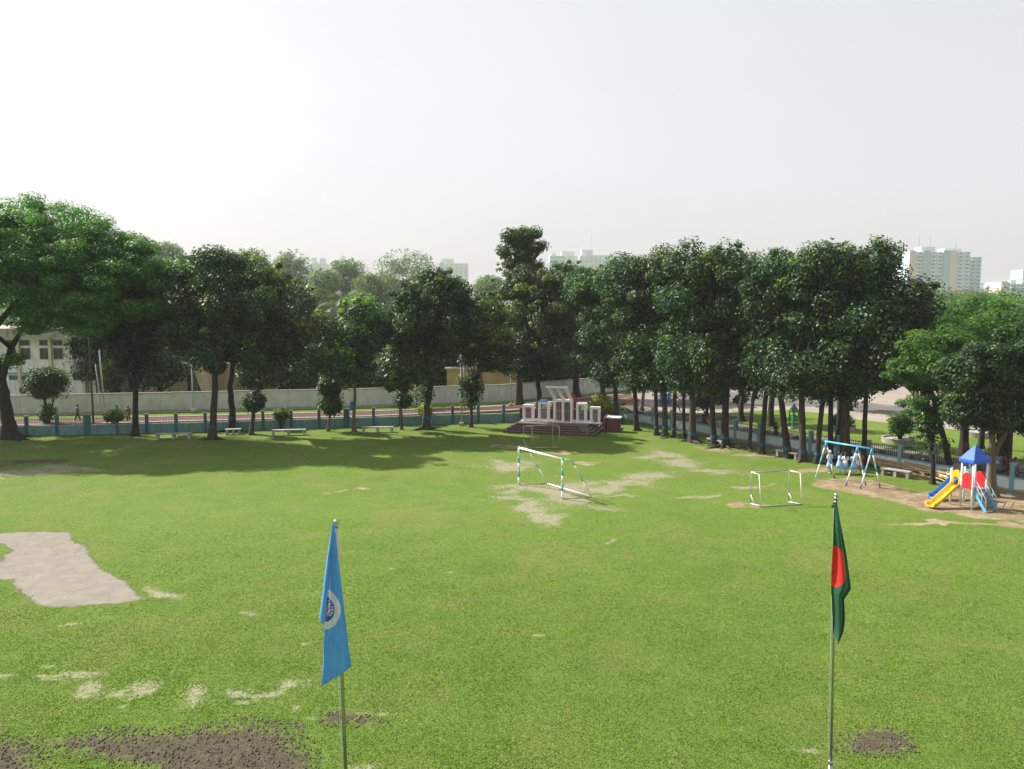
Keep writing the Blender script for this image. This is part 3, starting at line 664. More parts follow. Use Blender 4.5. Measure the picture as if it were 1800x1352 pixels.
b = Vector((AT(1059, 700, 101).x, 101, 0))
tree(b, [P(1059, 665, b), P(1058, 630, b), P(1058, 600, b)], .34, [CR(1060, 540, 100, 110, 160)], label="tree behind the yellow-green bush where the boundary wall steps up", group="trees behind the monument", bark='bark_dark')
b = Vector((AT(1128, 716, 88).x, 88, 0))
tree(b, [P(1134, 665, b), P(1140, 630, b), P(1146, 600, b)], .2, [CR(1150, 560, 88, 110, 130)], label="pale trunk leaning to the right behind the first fence bay past the monument", group="trees beyond the right-hand fence", bark='bark_pale')

# --- right row: (px, py base, lean px, trunk r, crowns(px,py,w,h)), band
row = [
 (1084, 744, 1080, .30, [(1070, 600, 100, 160), (1055, 510, 110, 110)], 0, "first trunk right of the monument, standing beside its brick pier"),
 (1119, 757, 1113, .29, [(1110, 560, 110, 190), (1100, 490, 100, 90)], 0, "shade tree with dark straight trunk, second in the row counted from the monument"),
 (1154, 765, 1152, .24, [(1150, 600, 90, 150), (1140, 500, 90, 100)], 1, "shade tree third in the row from the monument, in front of the fence corner bays"),
 (1169, 766, 1168, .31, [(1175, 530, 110, 190)], 1, "shade tree fourth in the row from the monument, cyan band on a thick trunk"),
 (1184, 769, 1188, .24, [(1180, 620, 100, 110)], 1, "shade tree fifth in the row from the monument, on spread pale roots"),
 (1202, 771, 1202, .19, [(1200, 560, 90, 150)], 1, "thinnest dark trunk of the close group midway along the row"),
 (1217, 777, 1218, .37, [(1225, 500, 120, 150), (1215, 610, 110, 130)], 1, "thick straight dark trunk with wide cyan band and root fans, seventh from the monument"),
 (1255, 783, 1250, .31, [(1250, 480, 110, 110), (1250, 600, 110, 150)], 1, "left trunk of the pair standing in front of the bench half hidden by trees"),
 (1273, 785, 1278, .39, [(1290, 500, 130, 140), (1275, 620, 110, 110)], 1, "thickest trunk of the row with long surface roots spreading over the grass"),
 (1317, 789, 1326, .19, [(1320, 560, 100, 180), (1330, 640, 70, 60)], 1, "slender forked tree behind the curling exposed roots"),
 (1339, 797, 1347, .27, [(1350, 520, 110, 150), (1345, 630, 100, 100)], 1, "shade tree with knobbly trunk leaning right, before the bench by the fence"),
 (1385, 805, 1372, .33, [(1385, 500, 120, 130), (1380, 630, 100, 130)], 1, "trunk leaning left at the left end of the bench by the fence"),
 (1411, 811, 1409, .33, [(1430, 520, 120, 170), (1400, 620, 100, 150)], 1, "trunk standing at the right end of the bench by the fence"),
 (1436, 815, 1446, .26, [(1450, 470, 90, 90), (1445, 600, 100, 180)], 1, "trunk leaning right just left of the swing frame"),
 (1460, 812, 1460, .26, [(1480, 560, 110, 200), (1490, 470, 80, 80)], 0, "dark forked trunk behind the girl in the white headscarf"),
 (1486, 814, 1485, .46, [(1510, 490, 110, 120), (1500, 600, 120, 160), (1500, 670, 80, 60)], 0, "very thick dark trunk right behind the girl with the backpack"),
 (1518, 818, 1522, .24, [(1545, 470, 90, 100), (1540, 560, 130, 130), (1548, 645, 90, 100)], 0, "slim dark trunk between the middle and right frames of the swing"),
]
for k, (px, py, lx, tr, cs, band, lab) in enumerate(row):
    b = G(px, py); C = [CR(cx, cy + 4, b.y + random.uniform(-.6, .8), w_ * 1.2, h_ * 1.10) for cx, cy, w_, h_ in cs] + [CR(px + random.uniform(-14, 14), 655 + random.uniform(-5, 12) + (px - 1100) * .02, b.y + random.uniform(-1, .5), 66, 66)]
    tr = tr * .86
    C = [(c[0], c[1], c[2], c[3], min(c[4], 3.4), c[5]) for c in C]
    tree(b, [P(px + (lx - px) * .4, py - 55, b), P(lx, py - 110, b), P(lx + (cs[0][0] - lx) * .5, cs[0][1] + 20, b)], tr, C, label=lab, group=RG, bark='bark_dark' if k % 3 else 'bark', band=(.62 if tr > .2 else .5, .26) if band else None, roots=5 if k in (4, 6, 8) else 2, tipp=.05, cr=1.15)
# curling exposed roots
m = MB()
for pts_ in ([(1275, 784, .05), (1279, 788, .1), (1283, 790, .03)], [(1296, 790, .0), (1300, 786, .16), (1307, 785, .2), (1314, 789, .12), (1318, 794, .06), (1325, 795, 0)], [(1258, 783, .1), (1250, 788, .05), (1240, 788.5, 0)], [(1312, 785, .05), (1318, 790, .1), (1322, 794, .0)]):
    q = [G(x, y, 0) + Vector((0, 0, z + .03)) for x, y, z in pts_]; m.tube(q, [.06] * (len(q) - 1) + [.02], 6)
ro = m.build("exposed_roots", M['bark_pale']); tag(ro, "curling pale exposed roots looping over the grass before the slender forked tree", "roots")
b = G(1639, 851)
tree(b, [P(1640, 800, b), P(1636, 770, b), P(1632, 740, b)], .16, [CR(1634, 745, b.y, 36, 60), CR(1575, 610, b.y + 4, 110, 170), CR(1600, 545, b.y + 5, 120, 130), CR(1618, 530, b.y + 5, 60, 90), CR(1636, 780, b.y, 22, 30)], label="thin trunk wrapped in climbing leaves beside the bamboo heap", group=RG, bark='bark_dark', cr=1.0)
b = G(1672, 838)
tree(b, [P(1664, 790, b), P(1650, 735, b), P(1636, 684, b)], .24, [CR(1560, 560, b.y + 4, 110, 110)], label="smooth curved trunk leaning left behind the slides", group=RG, bark='bark_dark')
# glossy tree with sinuous forked trunk behind the play tower
b = G(1742, 872)
root = empty("shade_tree", (b.x, b.y, 0), 0, "gnarled pale tree with forked sinuous trunk behind the play tower", "tree", RG)
tm = MB(); flare_trunk(tm, [Vector((0, 0, 0)), P(1742, 835, b), P(1743, 800, b)], .27, .25)
for pp, r0, r1 in [([(1743, 805), (1748, 780), (1746, 758), (1754, 740), (1766, 718), (1772, 700), (1790, 670)], .22, .10), ([(1744, 805), (1758, 785), (1770, 760), (1776, 745), (1782, 725), (1800, 690)], .19, .08), ([(1743, 815), (1736, 800), (1733, 790)], .12, .03), ([(1766, 718), (1740, 690), (1715, 660)], .13, .04), ([(1772, 700), (1800, 702), (1830, 690)], .16, .05), ([(1790, 670), (1760, 640), (1740, 620)], .11, .03)]:
    q = [P(x, y, b) + Vector((0, .25 * math.sin(i * 1.3), 0)) for i, (x, y) in enumerate(pp)]; tm.tube(q, [r0 + (r1 - r0) * i / (len(q) - 1) for i in range(len(q))], 10)
tm.build("trunk", M['bark_pale'], root)
parts = []
for cx, cy, w_, h_ in [(1690, 655, 90, 70), (1735, 635, 90, 60), (1715, 700, 90, 70), (1770, 665, 90, 80), (1745, 735, 90, 50), (1800, 600, 90, 110), (1830, 660, 100, 150), (1805, 740, 60, 50), (1785, 700, 80, 60), (1690, 725, 50, 40)]:
    c = CR(cx, cy, b.y - .5, w_, h_); kk, rr = clumps(c[0] - b.x, c[1] - b.y, c[2], c[3] * .85, c[4] * .8, c[5] * .85, 18, .62, .45); parts.append(leaves(kk, rr, 4600, .22, .85, .04, .5))
crown_obj(parts, M['leaf'], root)
# feathery tree beyond the fence
b = Vector((36.5, 60.5, 0)); root = empty("rain_tree", b, 0, "broad light green feathery tree beyond the fence at the right edge", "tree", "trees beyond the right-hand fence")
tm = MB(); flare_trunk(tm, [Vector((0, 0, 0)), Vector((-.2, 0, 2)), Vector((.1, 0, 4.5))], .45, .34)
for q in ((-6, -1, 7), (-3, 1, 9.5), (3, 0, 10), (6, 1, 8), (-7.5, 0, 5.6)): limb(tm, (.1, 0, 4.2), q, .22, .05, .1)
tm.build("trunk", M['bark_dark'], root)
c1 = AT(1770, 600, 60.5); c2 = AT(1645, 640, 52.5)
crown_obj([rain_crown(c1.x - b.x, 0, c1.z - .3, 7.2, 6.5, 3.7, 95, 1.5, 46000, .27, -.35, .10), rain_crown(c2.x - b.x, c2.y - b.y, c2.z, 3.0, 2.2, 2.3, 60, .8, 20000, .22, -.9, .10), rain_crown(c2.x - b.x - .6, c2.y - b.y, c2.z - 2.4, 2.0, 1.8, 1.5, 26, .7, 8000, .22, -.9, .10), rain_crown(c1.x - b.x - 3, -1, c1.z - 2.3, 5.2, 5, 2.2, 60, 1.1, 16000, .26, -.8, .06)], M['rain'], root)
# --- trees standing on the park side
for px, Y, r, cx, cy, w_, h_, lab, bk in [
 (1243, 84, .16, 1245, 690, 70, 60, "small leafy tree behind the fence beside the maroon-clothed person", 'bark_dark'),
 (1303, 80, .30, 1305, 640, 90, 110, "dark straight trunk standing on the park lawn edge behind the fence", 'bark_dark'),
 (1356, 77, .33, 1360, 640, 80, 110, "straight park tree left of the green garden kiosk", 'bark_dark'),
 (1476, 68, .25, 1478, 640, 90, 130, "park tree behind the swing, on the lawn", 'bark_dark'),
 (1494, 88, .26, 1500, 660, 80, 80, "far park tree by the beige road beyond the lawn", 'bark'),
 (1698, 62, .34, 1700, 660, 80, 130, "straight dark park trunk showing left of the blue tower roof", 'bark_dark'),
 (1729, 65, .24, 1735, 660, 80, 130, "thinner park trunk with drooping pale fronds right of the blue tower roof", 'bark_dark'),
 (1778, 56, .24, 1800, 690, 90, 90, "dark trunk behind the seated group near the right edge", 'bark_dark')]:
    b = Vector((AT(px, 700, Y).x, Y, 0))
    tree(b, [P(px, 720, b), P(px + 2, 690, b), P(cx, 660, b)], r, [CR(cx, cy, Y, w_, h_)], label=lab, group="trees beyond the right-hand fence", bark=bk, cr=.9, n=4500)
# --- dark trees beyond the boundary wall and plaza
k = 0
far = [(170, 560, 98, 120, 150), (235, 520, 104, 130, 150), (320, 500, 112, 110, 120), (520, 570, 114, 110, 170), (560, 620, 116, 120, 140), (650, 600, 114, 130, 150), (690, 600, 112, 110, 140), (800, 600, 106, 120, 140), (870, 580, 104, 110, 170), (960, 610, 112, 140, 140), (1050, 590, 118, 150, 150),
       (1120, 560, 120, 120, 190), (1180, 570, 128, 140, 190), (1260, 570, 126, 150, 190), (1340, 560, 130, 150, 190), (1420, 560, 128, 150, 200), (1500, 550, 132, 140, 190), (1570, 580, 124, 120, 160), (1640, 560, 150, 130, 90), (1250, 500, 118, 120, 110), (480, 510, 122, 90, 90), (535, 640, 97, 90, 90), (700, 640, 106, 90, 80), (280, 635, 96, 90, 90), (455, 645, 97, 80, 70)]
labs = ["behind the white two-storey building", "rising over the right end of the white building", "showing left of the round-topped tree crown", "left of the coconut palm, behind the boundary wall", "below the coconut palm fronds", "right of the coconut palm trunk", "behind the ochre wall, between the two young trees",
        "behind the lamp posts left of the monument", "filling the gap left of the tallest tree", "behind the monument's tilted centre frame", "behind the step in the boundary wall", "over the taller white wall", "behind the near end of the right-hand row", "beyond the plaza behind the thick banded trunks", "beyond the plaza behind the slender forked tree",
        "beyond the park above the green kiosk", "beyond the park behind the swing", "beyond the park above the potted topiary", "between the tower block and the feathery tree", "peeking over the middle of the right-hand row", "hazy one peeking between round-topped crown and palm", "filling the gap above the second bench", "low behind the short sapling", "low, left of the porch of the cream building", "low, covering the ochre wall behind the buttressed roots"]
for (px, py, Y, w_, h_), lb in zip(far, labs):
    c = CR(px, py, Y, w_, h_); b = Vector((c[0], c[1], 0)); b2 = AT(px, 688, Y); C = [c]
    lowz = max(2.2, b2.z); hh = (c[2] - c[5] - lowz)
    C.append((c[0], c[1], (lowz + c[2]) / 2, c[3] * .95, min(c[4], 4), (c[2] - lowz) / 2 + .8))
    tree(b, [Vector((0, 0, 2.5)), Vector((.2, 0, 4.5)), Vector((0, 0, c[2]))], .36, C, leaf=('leaf', 'leaf_mid', 'leaf')[k % 3], label="dark background tree " + lb, group="dark trees beyond the walls", bark='bark_dark', cr=1.7, lsz=.5, nl=3, tipp=.04)
    k += 1
kk = []; rr = []
for i in range(340):
    s = random.random() * 5.99; k0 = int(s); p = BW[k0].lerp(BW[k0 + 1], s - k0) + Vector((random.uniform(-1, 1) + 1, random.uniform(9, 18), 0))
    if p.x < -28: continue
    kk.append([p.x, p.y, random.uniform(.5, 4.6)]); rr.append(random.uniform(1.0, 1.9))
for i in range(260): kk.append([random.uniform(20, 125), random.uniform(140, 160), random.uniform(.5, 7)]); rr.append(random.uniform(1.5, 2.6))
P_, tip_, _ = leaves(np.array(kk), np.array(rr), 60000, .55, .9, .03); o = crown_obj([(P_, tip_)], M['leaf'], None, "undergrowth"); tag(o, "dark thicket filling the ground under the background trees beyond the walls", "undergrowth", kind="stuff")
# --- pale hazy trees farther out
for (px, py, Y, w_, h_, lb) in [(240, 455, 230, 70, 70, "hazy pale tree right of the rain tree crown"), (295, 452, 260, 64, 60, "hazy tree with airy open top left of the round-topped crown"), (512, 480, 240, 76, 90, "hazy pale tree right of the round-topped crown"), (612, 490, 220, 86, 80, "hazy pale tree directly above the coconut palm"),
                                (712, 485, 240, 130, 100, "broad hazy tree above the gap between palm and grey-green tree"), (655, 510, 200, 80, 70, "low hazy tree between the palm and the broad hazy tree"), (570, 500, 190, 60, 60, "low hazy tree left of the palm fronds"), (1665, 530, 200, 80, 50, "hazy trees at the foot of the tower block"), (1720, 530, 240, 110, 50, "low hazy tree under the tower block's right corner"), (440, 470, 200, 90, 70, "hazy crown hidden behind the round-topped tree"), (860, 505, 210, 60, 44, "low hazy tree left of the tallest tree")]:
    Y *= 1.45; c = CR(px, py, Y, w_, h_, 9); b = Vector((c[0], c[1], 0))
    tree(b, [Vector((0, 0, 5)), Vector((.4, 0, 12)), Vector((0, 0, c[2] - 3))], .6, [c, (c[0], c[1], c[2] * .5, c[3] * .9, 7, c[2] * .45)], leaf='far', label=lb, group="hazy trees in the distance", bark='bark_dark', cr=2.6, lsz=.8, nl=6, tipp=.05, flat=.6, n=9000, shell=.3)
# far treeline closing the horizon
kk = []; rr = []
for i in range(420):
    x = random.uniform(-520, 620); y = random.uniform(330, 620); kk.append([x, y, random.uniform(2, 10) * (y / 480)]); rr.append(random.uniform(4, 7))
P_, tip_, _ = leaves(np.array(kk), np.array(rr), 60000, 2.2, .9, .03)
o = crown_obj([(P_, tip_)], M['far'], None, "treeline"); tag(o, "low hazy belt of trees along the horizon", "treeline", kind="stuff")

# --- coconut palm
b = Vector((AT(606, 700, 96).x, 96, 0)); root = empty("palm_tree", b, 0, "coconut palm with arching fronds behind the boundary wall", "palm tree")
tm = MB(); top = AT(602, 538, 96) - b; tm.tube([Vector((0, 0, -.1)), Vector((.4, 0, 4)), Vector((.3, 0, 8)), top], [.28, .2, .17, .15], 8); tm.build("trunk", M['bark_pale'], root)
for i in range(24):
    a = i * 2.4 + random.uniform(-.2, .2); el = [1.25, 1.0, .7, .35, 0.0, -.35][i % 6] + random.uniform(-.1, .1); L = random.uniform(3.6, 4.8)
    rach = []; pos = Vector(top); e = el
    for s in range(9):
        rach.append(pos.copy()); pos = pos + Vector((math.cos(a) * math.cos(e), math.sin(a) * math.cos(e), math.sin(e))) * L / 8; e -= .17 + .05 * s * .5
    m = MB(); m.tube(rach, [.05, .045, .04, .035, .03, .025, .02, .015, .01], 4)
    side = Vector((-math.sin(a), math.cos(a), 0))
    for s in range(1, 28):
        u = s / 28 * 8; i0 = min(7, int(u)); p = rach[i0].lerp(rach[i0 + 1], u - i0); ll = .95 * math.sin(math.pi * (.12 + .86 * s / 28)) + .1
        fw = (rach[i0 + 1] - rach[i0]).normalized()
        for sg in (-1, 1):
            q = p + (side * sg * .8 + fw * .5 + Vector((0, 0, -.45))) * ll; wv_ = fw * .05
            m.add([p - wv_, p + wv_, q], [(0, 1, 2)])
    m.build("frond", M['palm'], root)

# --- shrubs
def bush(px, py, wpx, hpx, mat, label, base=None, stem=.08, name="shrub", lsz=.16, nn=4200, cat="shrub", group=None, tipp=.2, trunk=True, Y=None):
    b = G(px, py) if Y is None else Vector((AT(px, py, Y).x, Y, 0)); k = b.y / FPX; top = hpx * k; r = wpx / 2 * k
    root = empty(name, (b.x, b.y, 0), 0, label, cat, group); zc = top - (base or top / 2 * .95)
    rz = (top - (base if base else 0)) / 2; zc = top - rz
    kk, rr = clumps(0, 0, zc, r * .72, r * .72, rz * .72, 46, min(r, rz) * .42, .25)
    tm = MB()
    for i in range(5):
        limb(tm, (random.uniform(-.05, .05), random.uniform(-.05, .05), -.02), kk[i], stem, stem * .3)
    tm.build("stem", M['bark_dark'], root)
    crown_obj([leaves(kk, rr, nn, lsz, .9, tipp, .5)], M[mat], root, "foliage"); return root
SG = "clipped bushes along the teal fence"
bush(204, 761, 46, 45, 'bush_dark', "rounded bush clipped into a dome beside the brown post", base=.85, group=SG)
bush(494, 756, 44, 42, 'bush_dark', "rounded flat-topped bush by the second bench", base=.75, group=SG)
bush(748, 746, 36, 41, 'bush', "yellowish bush partly behind the grey-green tree's banded trunk", base=.5, group=SG)
bush(1056, 739, 54, 53, 'bush', "bright yellow-green bush behind the right frames of the monument", nn=6500, group=None, lsz=.2, tipp=.35, Y=80)
bush(86, 740, 80, 108, 'leaf_mid', "small dome-crowned tree on a thin stem before the white building", base=2.1, stem=.1, name="small_tree", cat="small tree", nn=11000, lsz=.22, Y=79)
bush(84, 740, 34, 40, 'leaf_mid', "low leafy sprouts around the small tree's stem", nn=1600, lsz=.22, Y=78.6)
bush(200, 720, 50, 90, 'leaf_mid', "loose pale green shrub at the right end of the white building", nn=4500, lsz=.3, Y=94)
bush(1582, 782, 52, 56, 'bush_dark', "dense dark topiary ball rising from a round concrete planter", base=.5, nn=8000, lsz=.2, Y=68)
bush(1300, 750, 38, 42, 'bush_dark', "small tree with round tuft on a thin stem growing in a low planter", base=1.5, nn=3500, lsz=.26, Y=82.5, name="small_tree", cat="small tree", stem=.06)
bush(1480, 745, 44, 34, 'bush_dark', "small leafy bush in a planter on the lawn behind the swing", nn=2500, lsz=.24, Y=75)
# hedge behind the ornate grille
la = shift(FB, .5); kk = []; rr = []
for a_, b_ in zip(la[:-1], la[1:]):
    for s in np.arange(0, 1, .35 / (b_ - a_).length):
        p = a_.lerp(b_, s) + Vector((random.uniform(-.2, .3), random.uniform(-.1, .3), 0)); kk.append([p.x, p.y, random.uniform(.45, .85)]); rr.append(random.uniform(.15, .28))
P_, tip_, _ = leaves(np.array(kk), np.array(rr), 16000, .15, .9, .12); o = crown_obj([(P_, tip_)], M['hedge'], None, "hedge"); tag(o, "low straggly dark reddish hedge growing behind the ornate grille", "hedge", kind="stuff")
la = shift(FA, 2.2); kk = []; rr = []
for a_, b_ in zip(la[1:-1], la[2:]):
    for s in np.arange(0, 1, .4 / (b_ - a_).length):
        p = a_.lerp(b_, s); kk.append([p.x, p.y, random.uniform(.2, .45)]); rr.append(random.uniform(.15, .25))
P_, tip_, _ = leaves(np.array(kk), np.array(rr), 9000, .16, .9, .05); o = crown_obj([(P_, tip_)], M['leaf_mid'], None, "undergrowth"); tag(o, "low green plants growing between the teal fence and the red footpath", "undergrowth", kind="stuff")
# ------------------------------------------------------------ monument
FL = G(883, 760); FR = G(1047, 767); u = (FR - FL); MW = u.length; u.normalize(); v = Vector((-u.y, u.x, 0))   # u along the front, v to the rear
mrz = math.atan2(u.y, u.x); mroot = empty("monument", (FL.x, FL.y, 0), mrz, "martyrs' monument of five white frames with bars on a dark red stepped platform", "monument")
t = NT("dark_red_steps"); bk = t.n.new("ShaderNodeTexBrick"); t.l.new(t.coord(), bk.inputs["Vector"]); bk.inputs["Scale"].default_value = 2.4
bk.inputs["Color1"].default_value = (.085, .015, .018, 1); bk.inputs["Color2"].default_value = (.11, .022, .024, 1); bk.inputs["Mortar"].default_value = (.10, .035, .035, 1)
t.l.new(t.mix(t.ramp(t.noise(1.5, 7, .7), [(.5, 0.0), (.7, .5)]), bk.outputs["Color"], (.14, .08, .07, 1)), t.b.inputs["Base Color"]); t.b.inputs["Roughness"].default_value = .6; RED = t.m
TOPM = plain("worn_platform_top", (.14, .105, .095), .8, .3, 1.5)
WF = plain("white_marble_paint", (.80, .80, .78), .6, .12, 2, dirt=(.35, .34, .3), dscale=2, damt=.3)
NS, SH, SD = 4, .17, .36
m = MB(); tt_ = MB()
for k in range(NS):
    x0, x1, y0 = .33 * k, MW - .30 * k, SD * k; y1 = 5.6 if k else 5.6
    m.box(((x0 + x1) / 2, (y0 + y1) / 2 , SH * k + SH / 2 - .02), (x1 - x0, y1 - y0, SH - .04)); tt_.box(((x0 + x1) / 2, (y0 + y1) / 2 - .015, SH * (k + 1) - .02), (x1 - x0 + .04, y1 - y0 + .03, .04))
m.build("steps", RED, mroot); tt_.build("step_nosing", TOPM, mroot)
pz = NS * SH
m = MB(); m.box((MW * .5, 5.2, pz + .45), (MW - .6, .3, .9)); m.build("back_wall", RED, mroot)
m = MB(); m.box((MW + 1.15, 3.2, .62), (1.1, 1.0, 1.24)); m.box((MW + .3, 4.2, .62), (.28, 2.9, 1.2)); m.build("side_pier", RED, mroot, .02)
m = MB(); m.box((MW + 1.15, 3.2, 1.29), (1.3, 1.15, .09)); m.build("pier_cap", WF, mroot, .01)
def local(px, py, ly):   # x along the front for a photo column at local depth ly
    o = FL; n = -v; # plane: (p-o).v = ly
    d = ray(px, py); c = Vector((0, 0, CH)); t_ = (ly - (c - o).dot(v)) / d.dot(v); p = c + d * t_; return (p - o).dot(u), p.z
def mframe(xa, xb, h, ly, dep=.42, double=False, bars=True):
    m = MB(); w = .21; n = "frame"
    fr = empty if False else None
    m.box((xa + w / 2, ly, pz + h / 2), (w, dep, h)); m.box((xb - w / 2, ly, pz + h / 2), (w, dep, h)); m.box(((xa + xb) / 2, ly, pz + h - w / 2), (xb - xa - 2 * w, dep - .006, w))
    m.box(((xa + xb) / 2, ly, pz + .03), (xb - xa + .25, dep + .15, .06))
    if double: m.box(((xa + xb) / 2, ly, pz + (h - w) / 2 + .02), (.2, dep - .01, h - w - .05))
    f = m.build("frame", WF, mroot)
    g = MB(); hh = h - w
    for i in range(1, 8 if double else 5):
        xx_ = xa + w + (xb - xa - 2 * w) * i / (8 if double else 5)
        if double and i == 4: continue
        g.box((xx_, ly, pz + hh / 2), (.035, .035, hh - .05))
    g.box(((xa + xb) / 2, ly + .03, pz + hh * .56), (xb - xa - 2 * w, .03, .05))
    g.build("bars", plain("white_steel_bar", (.38, .33, .33), .5) if 'wb' not in M else M['wb'], f)
    return f
LY = 3.0
spec = [(919.3, 938.7, 711.5), (946.5, 966, 706), (973.3, 1006.8, 702.5), (1013.3, 1031.5, 708.5), (1037.5, 1055.3, 715)]
for i, (a, b_, ty) in enumerate(spec):
    xa, _ = local(a, 740, LY); xb, _ = local(b_, 740, LY); _, zt = local((a + b_) / 2, ty, LY)
    f = mframe(xa, xb, zt - pz, LY, double=(i == 2))
    if i == 2: CXa, CXb, CZ = xa, xb, zt
    if i == 1: f2 = (xa, xb, zt)
m = MB(); H2 = 1.15; sh = .42     # forward-tilted crown of the centre frame
for xx_ in (CXa + .13, (CXa + CXb) / 2, CXb - .13): m.bar((xx_, LY, CZ - .03), (xx_ - sh, LY - .75, CZ + H2), .2, .26)
m.bar((CXa - sh - .12, LY - .78, CZ + H2 + .05), (CXb - sh + .12, LY - .78, CZ + H2 + .05), .34, .14)
m.build("tilted_frame", WF, mroot)
g = MB()
for i in range(1, 8): 
    xx_ = CXa + .15 + (CXb - CXa - .3) * i / 8; g.bar((xx_, LY, CZ), (xx_ - sh, LY - .75, CZ + H2), .03, .03)
g.build("bars", plain("pale_bar", (.6, .6, .58)), mroot)
m = MB(); rr_ = .86; cz = CZ - .3; n = 40
ring = lambda y: [((CXa + CXb) / 2 + .28 + rr_ * math.cos(2 * math.pi * k / n), y, cz + rr_ * math.sin(2 * math.pi * k / n)) for k in range(n)]
m.loft([ring(LY + .9), ring(LY + 1.0)], smooth=False); m.build("sun_disc", plain("sun_red", (.26, .015, .02), .6, .1), mroot)
m = MB(); m.box(((CXa + CXb) / 2, LY + .35, pz + (CZ - pz) / 2), (CXb - CXa - .1, .05, CZ - pz - .15)); m.build("red_panel", plain("maroon_panel", (.20, .045, .05), .7, .2), mroot)
m = MB()   # posts carrying the disc
for dx_ in (-.3, 1.2): m.box(((CXa + CXb) / 2 + dx_, LY + 1.05, (cz) / 2 + .3), (.08, .08, cz - .6))
m.build("disc_post", M['iron'], mroot)
# white painted lettering scrawl on the steps
m = MB(); sx0, _ = local(1015, 757, 0.0)
def stroke(pts, y, z0, x0, s=.2): m.tube([(x0 + px_ * s, y, z0 + pz_ * s) for px_, pz_ in pts], .014, 5)
glyphs = [[(0, 1), (.7, 1)], [(.35, 1), (.2, .5), (.6, .35), (.3, 0)], [(0, .8), (.4, 1), (.6, .7), (.3, .5), (.1, .2), (.5, 0), (.8, .2)], [(0, .2), (.3, .6), (.6, .1), (.7, .7)], [(0, 1), (0, .2), (.4, .1), (.5, .5), (.1, .6)], [(.2, 0), (.5, .5), (.2, .9), (.6, .8)]]
for i, gph in enumerate(glyphs): stroke(gph, SD * 3 - .012, SH * 3 + .02 if i < 6 else 0, sx0 - .25 + .17 * i, .13)
for i, gph in enumerate(glyphs[1:5]): stroke(gph, SD * 2 - .012, SH * 2 + .02, sx0 + .15 + .2 * i, .13)
for i, gph in enumerate(glyphs[2:4]): stroke(gph, SD * 1 - .012, SH * 1 + .02, sx0 + .65 + .2 * i, .13)
m.build("lettering", M['white'], mroot)
m = MB(); 
for i in range(3): m.loft([[(f2[0] + .25 + i * .22 + .2 * math.cos(t_) * s_, LY + .16 * math.sin(t_) * s_, f2[2] + z_) for t_ in [k * math.pi / 5 for k in range(10)]] for s_, z_ in ((1.0, .0), (1.15, .06), (.8, .15 + .03 * i), (.2, .2))])
cl = m.build("cloth", plain("blue_cloth", (.06, .22, .65), .7, .25, 8)); cl.matrix_world = mroot.matrix_basis.copy() if False else Matrix.Translation((FL.x, FL.y, 0)) @ Matrix.Rotation(mrz, 4, 'Z'); tag(cl, "crumpled blue cloth lying on top of the second white frame of the monument", "cloth")

# ------------------------------------------------------------ benches
def bench(pa_, pb_, label, gname="concrete benches round the field"):
    d = (pb_ - pa_); L = d.length; mid = (pa_ + pb_) / 2
    r_ = empty("bench", (mid.x, mid.y, 0), math.atan2(d.y, d.x), label, "bench", gname)
    m = MB(); m.box((0, 0, .45), (L, .48, .09)); m.build("seat", M['concrete'], r_, .012)
    for x_ in (-L / 2 + .16, 0, L / 2 - .16):
        m = MB(); m.box((x_, 0, .19), (.2, .42, .43)); m.build("leg", M['concrete'], r_, .01)
    return r_
bench(G(274, 772), G(337, 771), "concrete bench at the foot of the straight banded trunk on the left")
bench(G(477, 765.5), G(538, 764), "concrete bench in front of the flat-topped clipped bush")
bench(G(636, 760), G(692, 759.5), "concrete bench between the blue hanging cloth and the short sapling")
bench(G(396, 764), G(424, 763), "concrete bench half hidden behind the buttressed roots on the left")
bench(G(1244, 779), G(1272, 786), "concrete bench mostly hidden behind two banded trunks by the right fence")
bench(G(1366, 801), G(1404, 809), "concrete bench standing between two banded trunks, left of the swing frame")
bench(G(1549, 834), G(1601, 842), "concrete bench beside the heap of bamboo poles")
# ------------------------------------------------------------ soccer goals
def striped(m1, m2, p, q, r, bands, n=10):
    p, q = Vector(p), Vector(q); st = [0] + [x for b in bands for x in b] + [1]
    for i in range(len(st) - 1): (m2 if i % 2 else m1).tube([p.lerp(q, st[i]), p.lerp(q, st[i + 1])], r, n)
F0, N0 = G(912, 852), G(988.5, 877.5); RF, RN = G(962, 851), G(1039, 875); gh = 2.40
g0 = empty("football_goal", (N0.x, N0.y, 0), 0, "big white football goal with cyan striped posts and no net", "football goal"); O = Vector((N0.x, N0.y, 0))
Z = lambda p, z: Vector((p.x - O.x, p.y - O.y, z))
for p in (F0, N0):
    m1, m2 = MB(), MB(); striped(m1, m2, Z(p, -.05), Z(p, gh), .065, [(.22, .42), (.60, .78)]); o = m1.build("post", M['white'], g0); m2.build("stripe", M['cyan'], o)
m = MB(); m.tube([Z(F0, gh), Z(N0, gh)], .07, 10); o = m.build("crossbar", M['white'], g0); m = MB(); e = (Z(N0, gh) - Z(F0, gh)).normalized(); m.tube([Z(N0, gh) - e * .12, Z(N0, gh) + e * .06], .074, 10); m.build("stripe", M['cyan'], o)
bk_ = (RN - N0); bk_.z = 0; bk_ = bk_ / bk_.length
for p, r_ in ((F0, RF), (N0, RN)):
    a = Z(p, gh) + bk_ * .55 + Vector((0, 0, -.05)); m1, m2 = MB(), MB(); m1.tube([Z(p, gh), a], .03, 8)
    striped(m1, m2, a, Z(r_, .05), .035, [(0.0, .14), (.40, .58)]); o = m1.build("rear_stay", M['white'], g0); m2.build("stripe", M['cyan'], o)
    m = MB(); m.tube([Z(p, .04), Z(r_, .04)], .03, 8); m.build("ground_bar", M['concrete'], g0)
